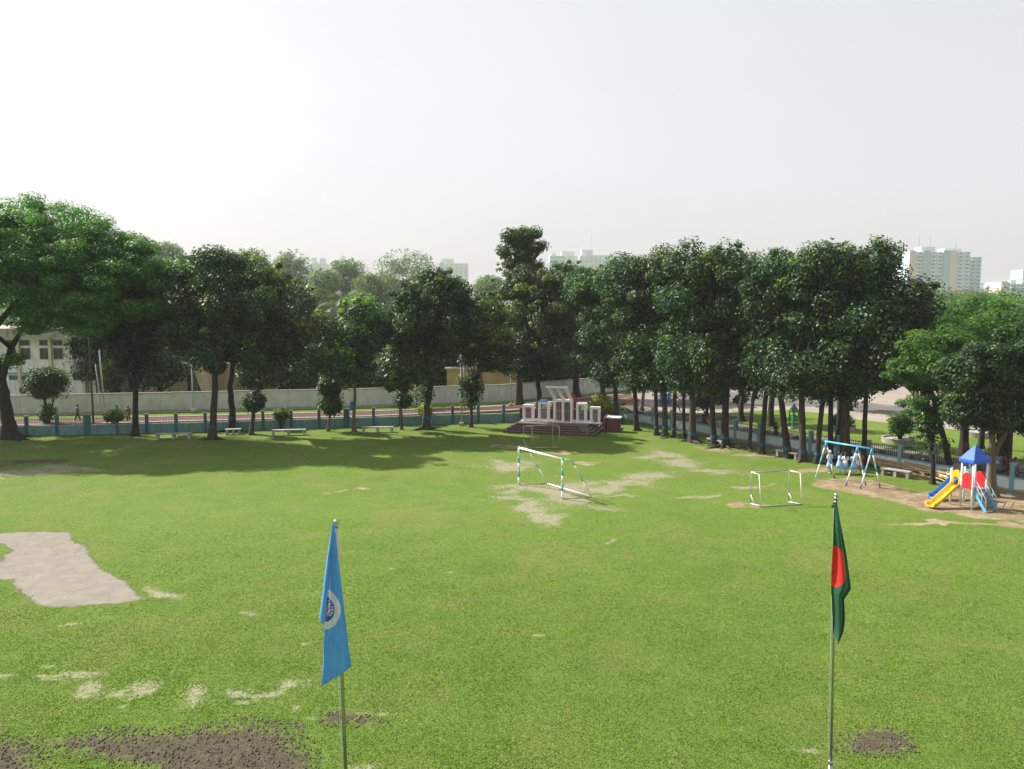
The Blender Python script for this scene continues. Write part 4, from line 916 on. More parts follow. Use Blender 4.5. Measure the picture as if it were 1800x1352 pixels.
m = MB(); m.tube([Z(RF, .05), Z(RN, .05)], .045, 8); m.build("rear_bar", M['white'], g0)
GALV = plain("dull_grey_tube", (.30, .31, .29), .5, .2, 5)
def mini(FLp, FRp, RLp, RRp, h, lean_, mat, label, r=.032, braces=True):
    rt = empty("football_goal", (FLp.x, FLp.y, 0), 0, label, "football goal"); O = Vector((FLp.x, FLp.y, 0)); Z = lambda p, z, l=0: Vector((p.x - O.x + l, p.y - O.y, z))
    for f_, r_ in ((FLp, RLp), (FRp, RRp)):
        m = MB(); m.tube([Z(f_, .02), Z(f_, h, lean_)], r, 8); m.build("post", mat, rt)
        m = MB(); m.tube([Z(f_, h, lean_), Z(r_, h)], r, 8); m.build("top_bar", mat, rt)
        m = MB(); m.tube([Z(r_, h), Z(r_, .02)], r * .8, 8); m.build("rear_post", GALV if braces else mat, rt)
        m = MB(); m.tube([Z(f_, .03), Z(r_, .03)], r, 8); m.build("ground_bar", mat, rt)
        m = MB(); q = Z(f_, .03).lerp(Z(r_, .03), .62); m.tube([q, Z(r_, .55)], r * .9, 8); m.build("brace", mat, rt)
    m = MB(); m.tube([Z(RLp, h), Z(RRp, h)], r * 1.1, 8); m.build("crossbar", GALV if braces else mat, rt)
    m = MB(); m.tube([Z(FLp, .04), Z(FRp, .04)], r * 1.1, 8); m.build("ground_bar", GALV if braces else mat, rt)
mini(G(1338, 891), G(1410, 887.8), G(1319, 886), G(1386, 882.8), 1.88, -.17, M['white'], "small white metal football goal frame standing alone on the grass")
mini(G(936, 788), G(984, 787.5), G(920.5, 786), G(971, 784), 1.72, -.05, plain("rusty_cream_paint", (.42, .37, .22), .6, .3, 5, dirt=(.2, .1, .05), dscale=4), "small rusty cream football goal frame in front of the monument steps", braces=False)

# ------------------------------------------------------------ swing frame
S = [(G(1433, 842), G(1467, 841)), (G(1487, 853.5), G(1522, 853)), (G(1512.4, 858.7), G(1547, 857))]
rt = empty("swing_frame", (S[0][0].x, S[0][0].y, 0), 0, "blue and white striped swing frame with three leg pairs and no seats", "swing frame"); O = Vector((S[0][0].x, S[0][0].y, 0))
beam = []
BLU = plain("blue_gloss_paint", (.10, .42, .66), .35, .1, 5); DARKB = plain("navy_paint", (.03, .10, .14), .5)
for k, (a, b_) in enumerate(S):
    t_ = (a + b_) / 2 - O; t_.z = 2.5; beam.append(t_); 
    for i, p in enumerate((a, b_)):
        st = p - O; st.z = -.03; w_, c_, d_ = MB(), MB(), MB()
        cuts = [0, .11, .40, .60, .84, 1]; 
        for j in range(5): [d_, w_, c_, w_, c_][j].tube([st.lerp(t_, cuts[j]), st.lerp(t_, cuts[j + 1])], .048, 8)
        o = w_.build("leg", M['white'], rt); c_.build("stripe", BLU, o); d_.build("foot", DARKB if i or k else BLU, o)
    m = MB(); q0, q1 = a - O, b_ - O; m.tube([Vector(q0).lerp(t_, .45), Vector(q1).lerp(t_, .45)], .025, 6); m.build("crosspiece", DARKB, rt)
m = MB(); d_ = (beam[2] - beam[0]).normalized(); m.tube([beam[0] - d_ * .1, beam[2] + d_ * .1], .06, 10); m.build("top_beam", BLU, rt)

# ------------------------------------------------------------ play tower
a_ = Vector((.36, -.933, 0)); b_v = Vector((.933, .36, 0)); SQ, SA = 1.05, .74
P3 = G(1707.5, 896); P3.z = 0; P2_ = P3 - a_ * SA; P6 = P3 + b_v * SQ; P5 = P2_ + b_v * SQ; P1 = P2_ - a_ * .68; P4 = P1 + b_v * SQ
rt = empty("play_tower", (P3.x, P3.y, 0), 0, "play tower with blue pyramid roof, red panels, yellow and blue slides and stairs", "play tower"); O = Vector((P3.x, P3.y, 0))
Lc = lambda p, z=0: Vector((p.x - O.x, p.y - O.y, z))
HD = 1.1; HT = 2.65
for p, h in ((P3, HT), (P2_, HT), (P6, HT), (P5, HT), (P1, 2.1), (P4, 2.1)):
    m = MB(); m.tube([Lc(p, -.05), Lc(p, h)], .058, 12); m.tube([Lc(p, h), Lc(p, h + .03)], [.058, .03], 12); m.build("post", M['white'], rt)
DK = plain("grey_deck_metal", (.20, .22, .25), .5, .2)
m = MB(); ctr = (P3 + P5) / 2; m.box(Lc(ctr, HD), (SQ, SA, .07), math.atan2(b_v.y, b_v.x)); m.build("deck", DK, rt)
m = MB(); ctr2 = (P1 + P5) / 2; m.box(Lc(ctr2, HD), (SQ - .05, .63, .07), math.atan2(b_v.y, b_v.x)); m.build("deck", DK, rt)
m = MB(); rb = plain("blue_roof_plastic", (.012, .10, .56), .6, .12, 2); e = .61
ea, eb = .50, .68
cs_ = [ctr + a_ * i * ea + b_v * j * eb for i, j in ((1, -1), (1, 1), (-1, 1), (-1, -1))]
ringb = [Lc(c, HT - .02) for c in cs_]; ringt = [Lc(c, HT + .17) for c in cs_]; ap = Lc(ctr, HT + .95)
in1 = [Lc(ctr, 0).lerp(Lc(c, 0), .93) + Vector((0, 0, HT + .2)) for c in cs_]; tp = [Lc(ctr, 0).lerp(Lc(c, 0), .05) + Vector((0, 0, HT + .95)) for c in cs_]
md = [Lc(ctr, 0).lerp(Lc(c, 0), .48) + Vector((0, 0, HT + .60)) for c in cs_]
m.loft([ringb, ringt, in1, md, tp], smooth=False); m.build("roof", rb, rt, .02)
redp = plain("red_plastic", (.62, .02, .03), .35, .1, 3)
def panel(p, q):
    m = MB(); A, B = Lc(p), Lc(q); d_ = B - A; L = d_.length; d_ /= L; nn = Vector((-d_.y, d_.x, 0)); A = A + d_ * .09; W_ = L - .18
    prof = [(0, HD + .05), (W_, HD + .05), (W_, HD + .72)] + [(W_ / 2 + W_ / 2 * .98 * math.cos(t_), HD + .72 + .24 * math.sin(t_)) for t_ in [math.pi * k / 12 for k in range(1, 12)]] + [(0, HD + .72)]
    f_ = [A + d_ * x + nn * .02 + Vector((0, 0, z)) for x, z in prof]; r_ = [A + d_ * x - nn * .02 + Vector((0, 0, z)) for x, z in prof]
    m.loft([f_, r_], smooth=False); o = m.build("red_panel", redp, rt)
    g = MB()    # crossed raised strips
    for s in (.2, .5, .8):
        for sg in (-1, 1):
            x0, x1 = s - .22 * sg, s + .22 * sg
            g.bar(A + d_ * W_ * min(.97, max(.03, x0)) + nn * .035 + Vector((0, 0, HD + .12)), A + d_ * W_ * min(.97, max(.03, x1)) + nn * .035 + Vector((0, 0, HD + .8)), .02, .02)
    g.build("strip", plain("pink_red_plastic", (.75, .2, .2), .4), o)
panel(P2_, P3); panel(P5, P6)
def slide(st, d_, wdt, L, mat, name="slide", zt=HD + .03):
    nn = Vector((-d_.y, d_.x, 0)); prof = []
    for i in range(15):
        s = i / 14; x = s * L
        z = zt + .04 if s < .06 else (zt * (1 - ((s - .06) / .78)) + .16 * ((s - .06) / .78) if s < .84 else .16 - .02 * (s - .84) / .16)
        if .74 < s < .84: z += .03
        prof.append((x, z))
    hw = wdt / 2; sec = [(-hw - .07, .17), (-hw - .03, .22), (-hw + .01, .18), (-hw + .06, .03), (0, 0), (hw - .06, .03), (hw - .01, .18), (hw + .03, .22), (hw + .07, .17), (hw - .02, -.06), (0, -.09), (-hw + .02, -.06)]
    rings = []
    for i, (x, z) in enumerate(prof):
        k = 1.0; wide = 1 + (.18 if i >= 13 else 0)
        rings.append([st + d_ * x + nn * sx_ * wide + Vector((0, 0, z + sz_)) for sx_, sz_ in sec])
    m = MB(); m.loft(rings, smooth=True); return m.build(name, mat, rt)
YEL = plain("yellow_plastic", (.80, .42, .015), .35, .08, 3); BLS = plain("blue_plastic", (.03, .16, .45), .35, .1, 3)
mid1 = Lc((P1 + P2_) / 2); slide(mid1 - b_v * .02, -b_v, .46, 1.95, YEL)
start2 = mid1 - a_ * 1.45 + b_v * 2.2; slide(start2 - b_v * .45, -b_v, .5, 1.9, BLS)
def arch(cen, along_, w_, mat, inner=.20):
    m = MB(); nn = Vector((-along_.y, along_.x, 0)); prof = []
    n = 18; out_ = [(-w_ / 2, HD), (-w_ / 2, HD + .62)] + [(w_ / 2 * .98 * math.cos(math.pi * (1 - k / n)), HD + .62 + .36 * math.sin(math.pi * k / n)) for k in range(1, n)] + [(w_ / 2, HD + .62), (w_ / 2, HD)]
    inn = [(-inner, HD), (-inner, HD + .42)] + [(inner * math.cos(math.pi * (1 - k / n)), HD + .42 + .2 * math.sin(math.pi * k / n)) for k in range(1, n)] + [(inner, HD + .42), (inner, HD)]
    N_ = len(out_); vs = []
    for dz in (-.05, .05):
        vs += [cen + along_ * x + nn * dz + Vector((0, 0, z)) for x, z in out_]; vs += [cen + along_ * x + nn * dz + Vector((0, 0, z)) for x, z in inn]
    fs = []
    for i in range(N_ - 1):
        fs += [(i, i + 1, N_ + i + 1, N_ + i), (2 * N_ + i, 3 * N_ + i, 3 * N_ + i + 1, 2 * N_ + i + 1), (i, 2 * N_ + i, 2 * N_ + i + 1, i + 1), (N_ + i, N_ + i + 1, 3 * N_ + i + 1, 3 * N_ + i)]
    m.add(vs, fs); return m.build("slide_arch", mat, rt)
arch(mid1, a_, .66, YEL, .17); arch(start2 - b_v * .42, a_, .85, plain("dark_plastic", (.03, .03, .04), .4))
m = MB(); m.box(start2 - b_v * .1 + Vector((0, 0, HD)), (SQ * .9, .8, .06), math.atan2(b_v.y, b_v.x)); m.build("deck", DK, rt)
m = MB(); q0 = Lc(P5) - a_ * .5 + Vector((0, 0, HD - .02)); m.bar(q0 - b_v * .2, start2 + a_ * .4 + Vector((0, 0, HD - .02)), .7, .05); m.build("bridge", DK, rt)
for s_ in (-.35, .35):
    m = MB()
    for z_ in (.45, .8): m.tube([q0 - b_v * (.2 - s_) + Vector((0, 0, z_)), start2 + a_ * .4 + b_v * s_ + Vector((0, 0, HD + z_))], .016, 6)
    m.build("bridge_rail", plain("pale_bridge_rail", (.5, .6, .68), .4) if s_ < 0 else bpy.data.materials["pale_bridge_rail"], rt)
for q in (start2 - b_v * .5 - a_ * .3, start2 + b_v * .3 - a_ * .3): m = MB(); m.tube([q + Vector((0, 0, -.05)), q + Vector((0, 0, 1.75))], .05, 10); m.build("post", M['white'], rt)
# stairs from the front-right face
s0 = Lc((P3 + P6) / 2); run = .80; n = 5
for sg in (-1, 1):
    e0 = s0 + b_v * sg * .42; m = MB(); m.bar(e0 + Vector((0, 0, HD - .02)), e0 + a_ * run + Vector((0, 0, .05)), .045, .17); m.build("stringer", BLU, rt)
    m = MB(); up = Vector((0, 0, .62))
    m.tube([e0 + Vector((0, 0, HD + .75)), e0 + a_ * run + Vector((0, 0, .72)), e0 + a_ * (run + .02) + Vector((0, 0, 0))], .02, 8)
    m.tube([e0 + Vector((0, 0, HD + .4)), e0 + a_ * run + Vector((0, 0, .38))], .016, 8)
    for s in (.33, .66): q = e0 + a_ * run * s + Vector((0, 0, HD * (1 - s))); m.tube([q, q + up], .014, 6)
    m.build("handrail", plain("pale_blue_rail", (.40, .52, .62), .4), rt)
for i in range(n):
    s = (i + .6) / n; q = s0 + a_ * run * s + Vector((0, 0, HD * (1 - s) + .03)); m = MB(); m.box(q, (.8, .2, .035), math.atan2(b_v.y, b_v.x)); m.build("tread", DK, rt)

# ------------------------------------------------------------ flags and poles
def pole(px0, py0, Y, px1, py1, label, collar=None, r=.025, cat="flagpole"):
    top = AT(px0, py0, Y); rt = empty("flagpole", (top.x, Y, 0), 0, label, "flagpole"); h = top.z
    # the photographed pole leans a hair, its foot is found from a second point lower down
    q = AT(px1, py1, Y); dx_ = (q.x - top.x) / (top.z - q.z) * h
    m = MB(); foot = Vector((dx_, 0, 0)); tp_ = Vector((0, 0, h)); midp = foot.lerp(tp_, .58)
    m.tube([foot, midp], r * 1.35, 16); m.tube([midp, tp_ - Vector((0, 0, .05))], r, 16); m.build("pole", M['steel'], rt)
    m = MB(); m.ball(tp_, (r * 1.5, r * 1.5, r * 1.6), 16, 10); m.tube([tp_ - Vector((0, 0, .07)), tp_ - Vector((0, 0, .02))], r * 1.2, 14); m.build("finial", M['steel'], rt)
    m = MB(); cpos = foot.lerp(tp_, .58); m.tube([cpos - Vector((0, 0, .04)), cpos + Vector((0, 0, .03))], r * 1.6, 16); m.build("collar", M['steel'], rt)
    m = MB(); m.tube([foot, foot + Vector((0, 0, .25))], [r * 4, r * 2], 16); m.build("base", M['concrete'], rt)
    m = MB()
    for k, o_ in enumerate((-.045, -.075)): m.tube([foot + Vector((o_, -.03, .9)), tp_ + Vector((o_ * .5, -.02, -.12))], .0025, 4)
    m.build("halyard", plain("pale_cord", (.35, .42, .36), .8), rt)
    m = MB(); m.tube([tp_ + Vector((-.045, -.02, -.11)), tp_ + Vector((0, 0, -.09))], .012, 8); m.ball(tp_ + Vector((-.05, -.02, -.14)), .022, 8, 6); m.build("pulley", M['iron'], rt)
    return rt
YL, YR = 10.5, 11.0
pole(590.5, 918, YL, 607.5, 1345, "stainless steel flagpole flying the light blue flag", r=.024)
pole(1470, 871, YR, 1460.5, 1330, "stainless steel flagpole flying the green and red flag", r=.021)
def cloth_mat(name, build):
    t = NT(name); uv = t.n.new("ShaderNodeAttribute"); uv.attribute_name = "pic"; sep = t.n.new("ShaderNodeSeparateXYZ"); t.l.new(uv.outputs["Vector"], sep.inputs[0])
    col = build(t, sep.outputs[0], sep.outputs[2]); wv = t.noise(900, 2, .5); col = t.mix(.12, col, t.ramp(wv, [(.3, .6), (.7, 1.0)]), 'MULTIPLY')
    t.l.new(col, t.b.inputs["Base Color"]); t.b.inputs["Roughness"].default_value = .55; t.b.inputs["Sheen Weight"].default_value = .15
    tr = t.n.new("ShaderNodeBsdfTranslucent"); t.l.new(col, tr.inputs["Color"]); ms = t.n.new("ShaderNodeMixShader"); ms.inputs[0].default_value = .28
    t.l.new(t.b.outputs[0], ms.inputs[1]); t.l.new(tr.outputs[0], ms.inputs[2]); t.l.new(ms.outputs[0], t.out.inputs["Surface"]); return t.m
def drape(name, left, right, Y, y0, y1, mat, fold, parent, nu=26, nv=90, depth=0.0):
    """cloth hanging between two edge curves; fold(u,v) is its fore-and-aft ripple in metres"""
    o0 = parent.location; V_, W_ = [], []
    for j in range(nv + 1):
        v_ = j / nv
        for i in range(nu + 1):
            u_ = i / nu
            la_ = np.interp(v_, [p[0] for p in left], [p[1] for p in left]), np.interp(v_, [p[0] for p in left], [p[2] for p in left])
            ra_ = np.interp(v_, [p[0] for p in right], [p[1] for p in right]), np.interp(v_, [p[0] for p in right], [p[2] for p in right])
            x_, y_ = la_[0] * (1 - u_) + ra_[0] * u_, la_[1] * (1 - u_) + ra_[1] * u_
            q = AT(x_, y_, Y); q.y += fold(u_, v_) + depth; V_.append((q.x - o0.x, q.y - o0.y, q.z - o0.z)); W_.append((x_ / 100, 0, y_ / 100))
    F_ = [(j * (nu + 1) + i, j * (nu + 1) + i + 1, (j + 1) * (nu + 1) + i + 1, (j + 1) * (nu + 1) + i) for j in range(nv) for i in range(nu)]
    me = bpy.data.meshes.new(name); me.from_pydata(V_, [], F_); me.polygons.foreach_set("use_smooth", [True] * len(F_)); me.update()
    at = me.attributes.new("pic", 'FLOAT_VECTOR', 'POINT'); at.data.foreach_set("vector", np.array(W_, np.float32).ravel())
    me.materials.append(mat); o = bpy.data.objects.new(name, me); COL.objects.link(o); o.parent = parent
    sl = o.modifiers.new("thick", 'SOLIDIFY'); sl.thickness = .003; return o
def ellfac(t, x, z, cx, cz, rx, rz):
    a = t.math('DIVIDE', t.math('SUBTRACT', x, cx), rx); b = t.math('DIVIDE', t.math('SUBTRACT', z, cz), rz)
    return t.math('SQRT', t.math('ADD', t.math('MULTIPLY', a, a), t.math('MULTIPLY', b, b)))
def blue_build(t, x, z):
    sky_ = t.ramp(t.noise(3, 3), [(.3, (.080, .33, .70, 1)), (.7, (.100, .38, .76, 1))])
    d = ellfac(t, x, z, 5.705, 10.715, .285, .355)
    g = t.n.new("ShaderNodeMath"); c = t.mix(t.math('LESS_THAN', d, 1.0), sky_, (.62, .64, .68, 1))
    c = t.mix(t.math('LESS_THAN', d, .63), c, (.008, .035, .16, 1)); c = t.mix(t.math('LESS_THAN', d, .60), c, (.012, .12, .48, 1))
    d2 = ellfac(t, x, z, 5.735, 10.74, .075, .105); c = t.mix(t.math('LESS_THAN', d2, 1.0), c, (.42, .20, .30, 1)); return c
BF = cloth_mat("sky_blue_flag_cloth", blue_build)
tl = AT(585, 921, YL)
fr_ = empty("flag", (tl.x, YL - .05, tl.z), 0, "light blue flag with a white ringed round emblem hanging limp from the left pole", "flag")
main = drape("cloth", [(0, 586, 921), (.25, 577, 1000), (.5, 571, 1070), (.62, 569.5, 1110), (1, 565.5, 1207)], [(0, 588, 921), (.12, 590.5, 950), (.30, 597.5, 1005), (.6, 606, 1085), (1, 617.5, 1172)], YL - .06, 0, 1, BF, lambda u_, v_: .028 * math.sin(u_ * 5.2 + 1.2) * min(1, v_ * 2) + .022 * math.sin(u_ * 11 + v_ * 4.5) * v_ * (1 - .5 * v_) + .006 * math.sin(u_ * 21 - v_ * 19) * min(1, v_ * 2) - .008 * math.sin(v_ * 14 + u_ * 3), fr_)
drape("folded_edge", [(0, 584, 921), (.3, 576.5, 970), (.7, 567.5, 1040), (.93, 561, 1085), (1, 561.5, 1087)], [(0, 587.5, 921), (.3, 580.5, 975), (.7, 575.5, 1050), (1, 570.8, 1099)], YL - .085, 0, 1, cloth_mat("sky_blue_folded_cloth", lambda t, x, z: t.ramp(t.noise(3, 3), [(.3, (.09, .35, .72, 1)), (.7, (.12, .42, .80, 1))])), lambda u_, v_: -.035 * math.sin(u_ * math.pi * .8) * min(1, v_ * 3) + .01 * math.sin(v_ * 9), fr_, 10, 60)
# emblem: flight mark and ring of letters on the blue disc, a few millimetres proud of the cloth
em = MB()
def epx(x, y, dy=-.012): q = AT(x, y, YL - .085 + dy); return Vector((q.x - tl.x, q.y - (YL - .05), q.z - tl.z))
em.add([epx(577, 1060.5), epx(581.8, 1060), epx(578.2, 1068.5), epx(576.3, 1068.2), epx(579, 1062.6), epx(576.6, 1063)], [(0, 1, 4, 5), (1, 2, 3, 4)]); em.add([epx(575.3, 1079), epx(580.8, 1066), epx(580.4, 1073.5), epx(575.2, 1081)], [(0, 1, 2, 3)])
em = em.build("emblem_mark", plain("emblem_cream", (.70, .66, .62), .6, .05), fr_)
for ch_, ex, ey, ro_ in (("H", 578.3, 1056.5, -50), ("S", 583.7, 1067, -85), ("O", 584.2, 1072, -100), ("M", 582.9, 1077.3, -120), ("R", 580.2, 1081.5, -140)):
    cu = bpy.data.curves.new("letter", 'FONT'); cu.body = ch_; cu.size = .036; cu.align_x = 'CENTER'; cu.align_y = 'CENTER'; cu.offset = .0012
    lo = bpy.data.objects.new("letter", cu); COL.objects.link(lo); cu.materials.append(bpy.data.materials["emblem_cream"]); lo.parent = em
    lm = bpy.data.meshes.new_from_object(lo); bpy.data.objects.remove(lo); lo = bpy.data.objects.new("letter", lm); COL.objects.link(lo); lo.parent = em
    lo.location = epx(ex, ey, -.014); lo.rotation_euler = (R(90), R(-ro_), 0)
# Bangladesh flag
def green_build(t, x, z):
    gcol = t.ramp(t.noise(3, 3), [(.3, (.006, .085, .042, 1)), (.7, (.009, .11, .055, 1))]); d = ellfac(t, x, z, 14.675, 9.965, .165, .365)
    return t.mix(t.math('LESS_THAN', d, 1.0), gcol, (.72, .030, .018, 1))
GF = cloth_mat("bottle_green_flag_cloth", green_build); tl2 = AT(1469, 881, YR)
fg = empty("flag", (tl2.x, YR - .05, tl2.z), 0, "dark green flag with a red disc hanging limp from the right pole", "flag")
drape("cloth", [(0, 1467.5, 882), (.15, 1466, 915), (.5, 1464, 1000), (.75, 1463.3, 1040), (1, 1467, 1118)], [(0, 1470.5, 882), (.18, 1480, 925), (.38, 1489.5, 975), (.62, 1498.5, 1034), (.64, 1497.8, 1040), (.72, 1486, 1056), (.82, 1487, 1090), (.93, 1484, 1112), (1, 1475.5, 1134)], YR - .11, 0, 1, GF,
      lambda u_, v_: .055 * math.sin(u_ * 7.6 + .6 + v_ * .6) * min(1, v_ * 2.5) + .010 * math.sin(v_ * 13 + u_ * 6), fg, 34, 110)
m = MB(); q = AT(1463, 1003, YR) - Vector((tl2.x, YR - .05, tl2.z)); m.tube([q + Vector((-.03, -.05, -.01)), q + Vector((.02, -.03, .02)), q + Vector((.03, -.03, .10))], .007, 5); m.tube([q + Vector((.0, -.05, .0)), q + Vector((.03, -.04, -.03))], .012, 5); m.build("knotted_cord", M['iron'], fg)
# ------------------------------------------------------------ bamboo heap
BM = [plain("dry_bamboo", (.68, .52, .32), .55, .3, 2), plain("old_bamboo", (.48, .34, .19), .6, .35, 2)]
protos = []
for k in range(4):
    m = MB(); L = 4.6; pts = [Vector((-L / 2 + L * i / 12, .03 * math.sin(i * .7 + k), .02 * math.sin(i * .5 + 2 * k))) for i in range(13)]; m.tube(pts, [.038 - .0012 * i + (.004 if i % 2 else 0) for i in range(13)], 7)
    protos.append(m.build("bamboo_pole", BM[k % 2]))
A0, B0 = G(1545, 824), G(1680, 850); A0 = Vector((A0.x + .3, A0.y + .8, 0)); d_ = (B0 - A0).normalized(); nn = Vector((-d_.y, d_.x, 0)); Lh = (B0 - A0).length
random.seed(12)
for i in range(84):
    o = protos[i] if i < 4 else protos[i % 4].copy()
    if i >= 4: COL.objects.link(o)
    s = random.uniform(.22, .80); lay = i / 84; w_ = random.uniform(-1, 1) * (1.0 - .55 * lay); c = A0 + d_ * Lh * s + nn * (w_ * 1.0 + .1)
    o.location = (c.x, c.y, .06 + .62 * lay * (1 - abs(w_) * .6)); o.rotation_euler = (0, random.uniform(-.05, .05), math.atan2(d_.y, d_.x) + random.gauss(0, .24)); o.scale = (random.uniform(.6, 1.1), 1.15, 1.15)
    tag(o, "long dry bamboo pole lying in the heap by the pale blue fence", "bamboo pole", "bamboo poles heaped by the fence")

# ------------------------------------------------------------ people
SKIN = plain("brown_skin", (.16, .085, .05), .55, .1); HAIR = plain("black_hair", (.012, .010, .010), .45, .2); SHOE = plain("white_shoe", (.6, .6, .58), .6)
def person(pos, face, h, label, dress=None, legs=None, shoes=True, arms=('down', 'down'), pose='stand', scarf=None, hair='long', shirt=None, extra=None, group=None, apron=None, stride=0.0, turn=0.0):
    """one continuous skinned body with separate hair and clothes; faces +Y before 'face' (radians) turns it"""
    rt = empty("person", pos, face, label, "person", group)
    sit = pose == 'sit'; V_ = []; E_ = []; Rr = []
    def add(p, r, par=None):
        V_.append(tuple(c * h for c in p)); Rr.append(r * h); k = len(V_) - 1
        if par is not None: E_.append((par, k))
        return k
    hz_ = .28 if sit else .52
    pel = add((0, 0, hz_), .078); wa = add((0, .0, hz_ + .10), .066, pel); ch_ = add((0, .0, hz_ + .22), .078, wa); nk = add((0, 0, hz_ + .32), .034, ch_); hd = add((0, .008, hz_ + .39), .058, nk); ht = add((0, .0, hz_ + .445), .05, hd); add((0, .062, hz_ + .40), .012, hd)
    J = {}
    for sg, mode in ((-1, arms[0]), (1, arms[1])):
        sh_ = add((sg * .10, 0, hz_ + .285), .036, ch_)
        el, wr = {'down': ((.135, -.01, -.13 + .285), (.145, .03, .13)), 'bent': ((.14, -.02, .15), (.09, .12, .17)), 'up': ((.16, .05, .22), (.09, .10, .38)), 'front': ((.14, .04, .16), (.05, .13, .12)), 'swing': ((.13, -.09, .16), (.13, -.12, .06)), 'swingf': ((.13, .07, .16), (.12, .16, .10))}[mode]
        e_ = add((sg * el[0], el[1], hz_ + el[2]), .026, sh_); w_ = add((sg * wr[0], wr[1], hz_ + wr[2]), .018, e_); J[sg] = (V_[sh_], V_[e_], V_[w_])
        D = (Vector(V_[w_]) - Vector(V_[e_])).normalized() / h; wv = Vector(V_[w_]) / h; pl = wv + D * h * .045; p_ = add(tuple(pl), .022, w_)
        for f in range(4):
            q = pl + D * h * (.035 + .006 * (1.5 - abs(f - 1.5))) + Vector((0, (f - 1.5) * .011, 0)); q2 = q + D * h * .02 + Vector((-sg * .006, 0, 0)); k1 = add(tuple(q), .0055, p_); add(tuple(q2), .0048, k1)
        add(tuple(wv + D * h * .03 + Vector((0, .026, 0))), .006, p_)
    F_ = {}
    for sg in (-1, 1):
        hp = add((sg * .05, 0, hz_ - .02), .055, pel); st = stride * sg
        if sit: kn = add((sg * .07, .22, hz_ + .0), .042, hp); an = add((sg * .07, .24, .05), .026, kn); ft = add((sg * .075, .32, .022), .022, an)
        else: kn = add((sg * .055, st * .5 + .01, .28), .040, hp); an = add((sg * .055, st, .045 + (.03 if st < 0 and stride else 0)), .026, kn); ft = add((sg * .06, st + .08, .022), .022, an)
        F_[sg] = (V_[hp], V_[kn], V_[an], V_[ft])
    me = bpy.data.meshes.new("body"); me.from_pydata(V_, E_, []); o = bpy.data.objects.new("body", me); COL.objects.link(o); o.parent = rt
    sk = o.modifiers.new("skin", 'SKIN'); sk.use_smooth_shade = True
    for i, v_ in enumerate(me.skin_vertices[0].data): v_.radius = (Rr[i], Rr[i]); v_.use_root = (i == 0)
    sb_ = o.modifiers.new("sub", 'SUBSURF'); sb_.levels = 1; sb_.render_levels = 1; me.materials.append(SKIN)
    def ell_(cx, cy, z, rx, ry, n=16, wob=0.0, ph=0.0): return [(h * (cx + rx * math.cos(2 * math.pi * k / n) * (1 + wob * math.sin(5 * 2 * math.pi * k / n + ph))), h * (cy + ry * math.sin(2 * math.pi * k / n) * (1 + wob * math.cos(4 * 2 * math.pi * k / n + ph))), h * z) for k in range(n)]
    z0 = hz_
    if dress is not None:
        m = MB()
        if sit: m.loft([ell_(0, 0, z0 + .31, .045, .04), ell_(0, 0, z0 + .29, .115, .07), ell_(0, 0, z0 + .18, .105, .085), ell_(0, .01, z0 + .08, .095, .08), ell_(0, .06, z0 + .02, .13, .15, wob=.05), ell_(0, .12, z0 - .06, .15, .20, wob=.06), ell_(0, .16, z0 - .16, .14, .16, wob=.08)])
        else: m.loft([ell_(0, 0, z0 + .31, .045, .04), ell_(0, 0, z0 + .29, .115, .065), ell_(0, 0, z0 + .20, .105, .085), ell_(0, 0, z0 + .09, .085, .072), ell_(0, 0, z0 + .0, .105, .095), ell_(0, 0, z0 - .12, .135, .12, wob=.05), ell_(0, 0, z0 - .27, .165, .15, wob=.09, ph=1)])
        m.build("dress", dress, rt)
    if shirt is not None:
        m = MB(); m.loft([ell_(0, 0, z0 + .31, .045, .04), ell_(0, 0, z0 + .29, .12, .068), ell_(0, 0, z0 + .18, .112, .088), ell_(0, 0, z0 + .06, .10, .08), ell_(0, 0, z0 - .06, .112, .094)]); m.build("shirt", shirt, rt)
    sl = shirt or dress
    if scarf is not None and dress is not None: sl = M['white']
    for sg in (-1, 1):
        m = MB(); a, b_, c = [Vector(q) for q in J[sg]]; m.tube([a, b_, b_.lerp(c, .7)], [.043 * h, .034 * h, .027 * h], 9); m.build("sleeve", sl, rt)
    if legs is not None:
        for sg in (-1, 1):
            m = MB(); a, b_, c, d2 = [Vector(q) for q in F_[sg]]; m.tube([a, b_, c], [.062 * h, .050 * h, .040 * h], 10); m.build("trouser_leg", legs, rt)
    if shoes:
        for sg in (-1, 1):
            m = MB(); a, b_, c, d2 = [Vector(q) for q in F_[sg]]; m.ball((c + d2) / 2 + Vector((0, 0, -.0)), (.030 * h, .062 * h, .028 * h), 10, 6); m.build("shoe", SHOE, rt)
    hc = z0 + .42
    if scarf is not None:
        m = MB(); m.loft([ell_(0, -.01, z0 + .20, .13, .085, wob=.05), ell_(0, -.012, z0 + .29, .115, .075, wob=.04), ell_(0, -.015, z0 + .335, .062, .058), ell_(0, -.014, hc - .03, .068, .066), ell_(0, -.014, hc + .01, .070, .070), ell_(0, -.01, hc + .055, .058, .058), ell_(0, -.01, hc + .085, .02, .02)]); m.build("headscarf", scarf, rt)
    else:
        m = MB(); m.ball((0, -.016 * h, (hc + .012) * h), (.066 * h, .066 * h, .068 * h), 14, 9)
        if hair == 'long': m.loft([ell_(0, -.03, hc + .02, .06, .045), ell_(0, -.055, hc - .06, .05, .032), ell_(0, -.075, hc - .16, .035, .022), ell_(0, -.075, hc - .22, .012, .01)])
        m.build("hair", HAIR, rt)
    for sg in (-1, 1): m = MB(); m.ball((sg * .02 * h, .062 * h, (z0 + .405) * h), .006 * h, 6, 4); m.build("eye", HAIR, rt)
